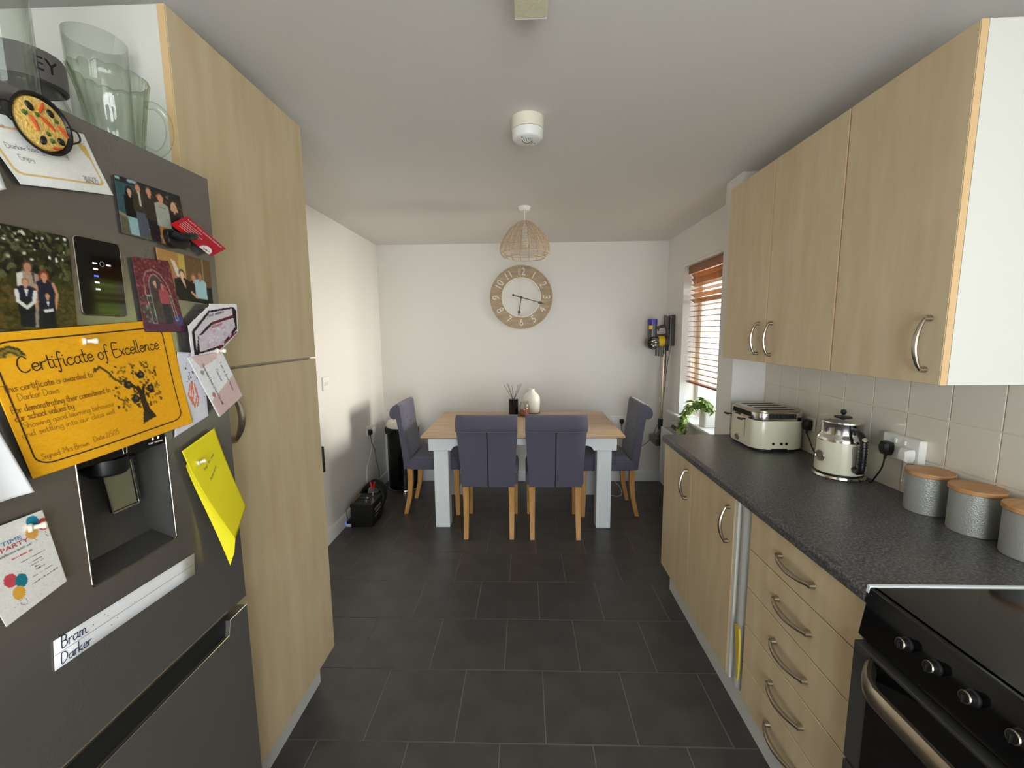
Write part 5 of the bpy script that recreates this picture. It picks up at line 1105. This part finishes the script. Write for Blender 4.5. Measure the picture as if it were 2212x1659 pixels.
tag(ob('hanging_pouch', box(nb(), -.842, -.8185, 1.6446, 1.660, .925, 1.032, .004, 2), 'mblack'), 'flat black pouch hanging on the far side of the larder, only its edge showing', 'pouch')
# ================================================================== ON THE WORKTOP
WT = .9105
ts = thing('toaster', 'cream four-slot toaster with chrome top on the worktop', 'toaster', (1.205, 2.125, WT))
TXa, TXb, TYa, TYb = 1.085, 1.322, 1.985, 2.268
def loop(g, r_): return rrect(TXa+g, TXb-g, TYa+g, TYb-g, r_, 8)
ob('base', prism(nb(), loop(.010, .05), 'Z', WT, WT+.014, .002, 1), 'black', ts)
bd_ = ob('body', prism(nb(), loop(.0, .055), 'Z', WT+.012, WT+.148, .005, 3), 'cream', ts, smooth=40)
band = ob('chrome_band', prism(nb(), loop(.002, .053), 'Z', WT+.147, WT+.186, .004, 2), 'chrome', ts, smooth=40)
bm = nb(); n_ = 0; lp = loop(.0, .055)
def ribs(p, q, cnt):
    for i in range(cnt):
        t = (i+.5)/cnt; x = p[0]+(q[0]-p[0])*t; y = p[1]+(q[1]-p[1])*t; box(bm, x-.0028, x+.0028, y-.0028, y+.0028, WT+.160, WT+.182)
ribs((TXa+.002, TYa+.055), (TXa+.002, TYb-.055), 18); ribs((TXa+.055, TYa+.002), (TXb-.055, TYa+.002), 14)
o = ob('vent_slots', bm, 'mblack', band, smooth=0); o['kind'] = 'stuff'
tp = ob('top_plate', prism(nb(), loop(.012, .045), 'Z', WT+.185, WT+.194, .003, 2), 'nickel', ts)
for y in (2.040, 2.095, 2.155, 2.212): ob('bread_slot', box(nb(), TXa+.045, TXb-.035, y-.014, y+.014, WT+.1925, WT+.1945), 'mblack', tp)
for y in (2.225, 2.088):
    ob('lever_track', box(nb(), TXa-.0015, TXa+.001, y-.002, y+.002, WT+.052, WT+.138), 'nickel', ts)
    lv = ob('lever', tube(nb(), [(TXa, y, WT+.140), (TXa-.030, y, WT+.142)], .004, 10), 'black', ts)
    ob('lever_grip', tube(nb(), [(TXa-.028, y-.022, WT+.142), (TXa-.031, y, WT+.143), (TXa-.028, y+.022, WT+.142)], [.004, .006, .004], 10), 'black', lv)
def badge(par, c, n_dir, ry, rz):
    n_dir = Vector(n_dir).normalized(); tx = Vector((-n_dir.y, n_dir.x, 0)); c = Vector(c); bm = nb()
    tube(bm, [c+tx*ry*math.cos(a)+Vector((0, 0, rz*math.sin(a)))+n_dir*.001 for a in np.linspace(0, 2*PI, 24, endpoint=False)], .0022, 6, closed=True); b_ = ob('badge_rim', bm, 'chrome', par)
    bm = nb(); a_ = [bm.verts.new(c+tx*ry*math.cos(a)+Vector((0, 0, rz*math.sin(a)))+n_dir*.0012) for a in np.linspace(0, 2*PI, 24, endpoint=False)]; bm.faces.new(a_); ob('badge_face', bm, 'nickel', b_, smooth=0)
badge(ts, (TXa, 2.160, WT+.034), (-1, 0, 0), .019, .014)
for x in (1.168, 1.205, 1.229): ob('push_button', lathe(nb(), [(0, 0), (.0062, 0), (.006, .003), (0, .0035)], (x, TYa, WT+.040), 16, RYm), 'black', ts)
ob('crumb_tray', box(nb(), 1.160, 1.235, TYa-.003, TYa+.012, WT+.006, WT+.016, .002, 1), 'black', ts)
kt = thing('kettle', 'cream and chrome retro kettle with black handle on the worktop', 'kettle', (1.243, 1.668, WT)); c = Vector((1.243, 1.668, WT))
kb = ob('power_base', lathe(nb(), [(0, 0), (.086, 0), (.088, .004), (.086, .012), (.080, .015), (0, .015)], c, 48), 'chrome', kt)
ob('base_gasket', lathe(nb(), [(0, .015), (.080, .015), (.080, .022), (0, .022)], c, 48), 'black', kb)
ob('body', lathe(nb(), [(0, .021), (.081, .021), (.0825, .026), (.078, .145), (0, .145)], c, 56), 'cream', kt)
ob('chrome_collar', lathe(nb(), [(0, .144), (.0785, .144), (.0785, .150), (.074, .162), (.067, .170), (.066, .176), (.066, .205), (.069, .212), (.070, .216), (0, .216)], c, 56), 'chrome', kt)
lid = ob('lid', lathe(nb(), [(.070, .215), (.069, .220), (.055, .228), (.03, .233), (0, .235)], c, 48), 'chrome', kt)
ob('lid_disc', lathe(nb(), [(0, .233), (.030, .233), (.028, .2365), (0, .238)], c, 28), 'black', lid)
ob('lid_knob', lathe(nb(), [(0, .236), (.004, .237), (.0035, .243), (.008, .247), (.0105, .254), (.008, .262), (0, .265)], c, 20), 'black', lid)
hd2 = Vector((-.05, -.9987, 0)); sd2 = Vector((.9987, -.05, 0))
hn = ob('handle', tube(nb(), spline([c+hd2*.064+Vector((0, 0, .196)), c+hd2*.092+Vector((0, 0, .190)), c+hd2*.114+Vector((0, 0, .170)), c+hd2*.120+Vector((0, 0, .130)), c+hd2*.119+Vector((0, 0, .085)), c+hd2*.116+Vector((0, 0, .055)), c+hd2*.095+Vector((0, 0, .045)), c+hd2*.079+Vector((0, 0, .052))], 5), [.0085]*6+[.0115]*24+[.010]*6, 14), 'black', kt)
for i in range(9): z = .078+i*.011; ob('grip_ring', tube(nb(), [c+hd2*.1195+Vector((.0125*math.cos(a)*sd2.x+.0125*math.sin(a)*hd2.x, .0125*math.cos(a)*sd2.y+.0125*math.sin(a)*hd2.y, z)) for a in np.linspace(0, 2*PI, 14, endpoint=False)], .0016, 5, closed=True), 'black', hn)
ob('handle_stud', lathe(nb(), [(0, 0), (.009, 0), (.008, .004), (0, .005)], c+hd2*.121+Vector((0, 0, .172)), 16, (hd2+Vector((0, 0, .35))).to_track_quat('Z', 'Y').to_matrix()), 'chrome', hn)
ob('water_gauge', box(nb(), -.010, .010, -.003, .003, .040, .135, .003, 1), 'grille', kt, local=True).matrix_basis = Matrix.Translation(hd2*.0785) @ Matrix.Rotation(math.atan2(hd2.y, hd2.x)+PI/2, 4, 'Z')
badge(kt, c+Vector((-.0815, -.006, .082)), (-1, -.06, 0), .022, .020)
ob('switch_badge', box(nb(), -.020, .020, -.002, .002, .026, .036, .002, 1), 'black', kt, local=True).matrix_basis = Matrix.Translation(Vector((.30, -.95, 0)).normalized()*.0815) @ Matrix.Rotation(math.atan2(-.95, .30)+PI/2, 4, 'Z')
ob('spout', prism(nb(), [(-.018, .17), (.018, .17), (.012, .205), (-.012, .205)], 'Y', 0, .03, .003, 1), 'chrome', kt, local=True).matrix_basis = Matrix.Translation(-hd2*.06) @ Matrix.Rotation(math.atan2(-hd2.y, -hd2.x)-PI/2, 4, 'Z')
cn = thing('storage_canister', 'textured metal canister with wooden lid, the one nearest the kettle', 'canister', (0, 0, 0), group='metal canisters with wooden lids')
ob('tin', lathe(nb(), [(0, 0), (.0535, 0), (.055, .003), (.055, .118), (0, .118)], (0, 0, 0), 56), 'canister', cn, local=True)
ob('lid', lathe(nb(), [(0, .118), (.058, .118), (.0595, .120), (.0595, .129), (.058, .131), (0, .131)], (0, 0, 0), 56), 'bamboo', cn, local=True)
for i, (x, y, rz_, lb) in enumerate(((1.2735, 1.330, .3, None), (1.2745, 1.190, 1.1, 'textured metal canister with wooden lid, the middle one of the row'), (1.2745, 1.050, 2.0, 'textured metal canister with wooden lid, cut off by the right edge'))):
    o = cn if i == 0 else copy_tree(cn); o.location = (x, y, WT); o.rotation_euler = (0, 0, rz_)
    if lb: o['label'] = lb
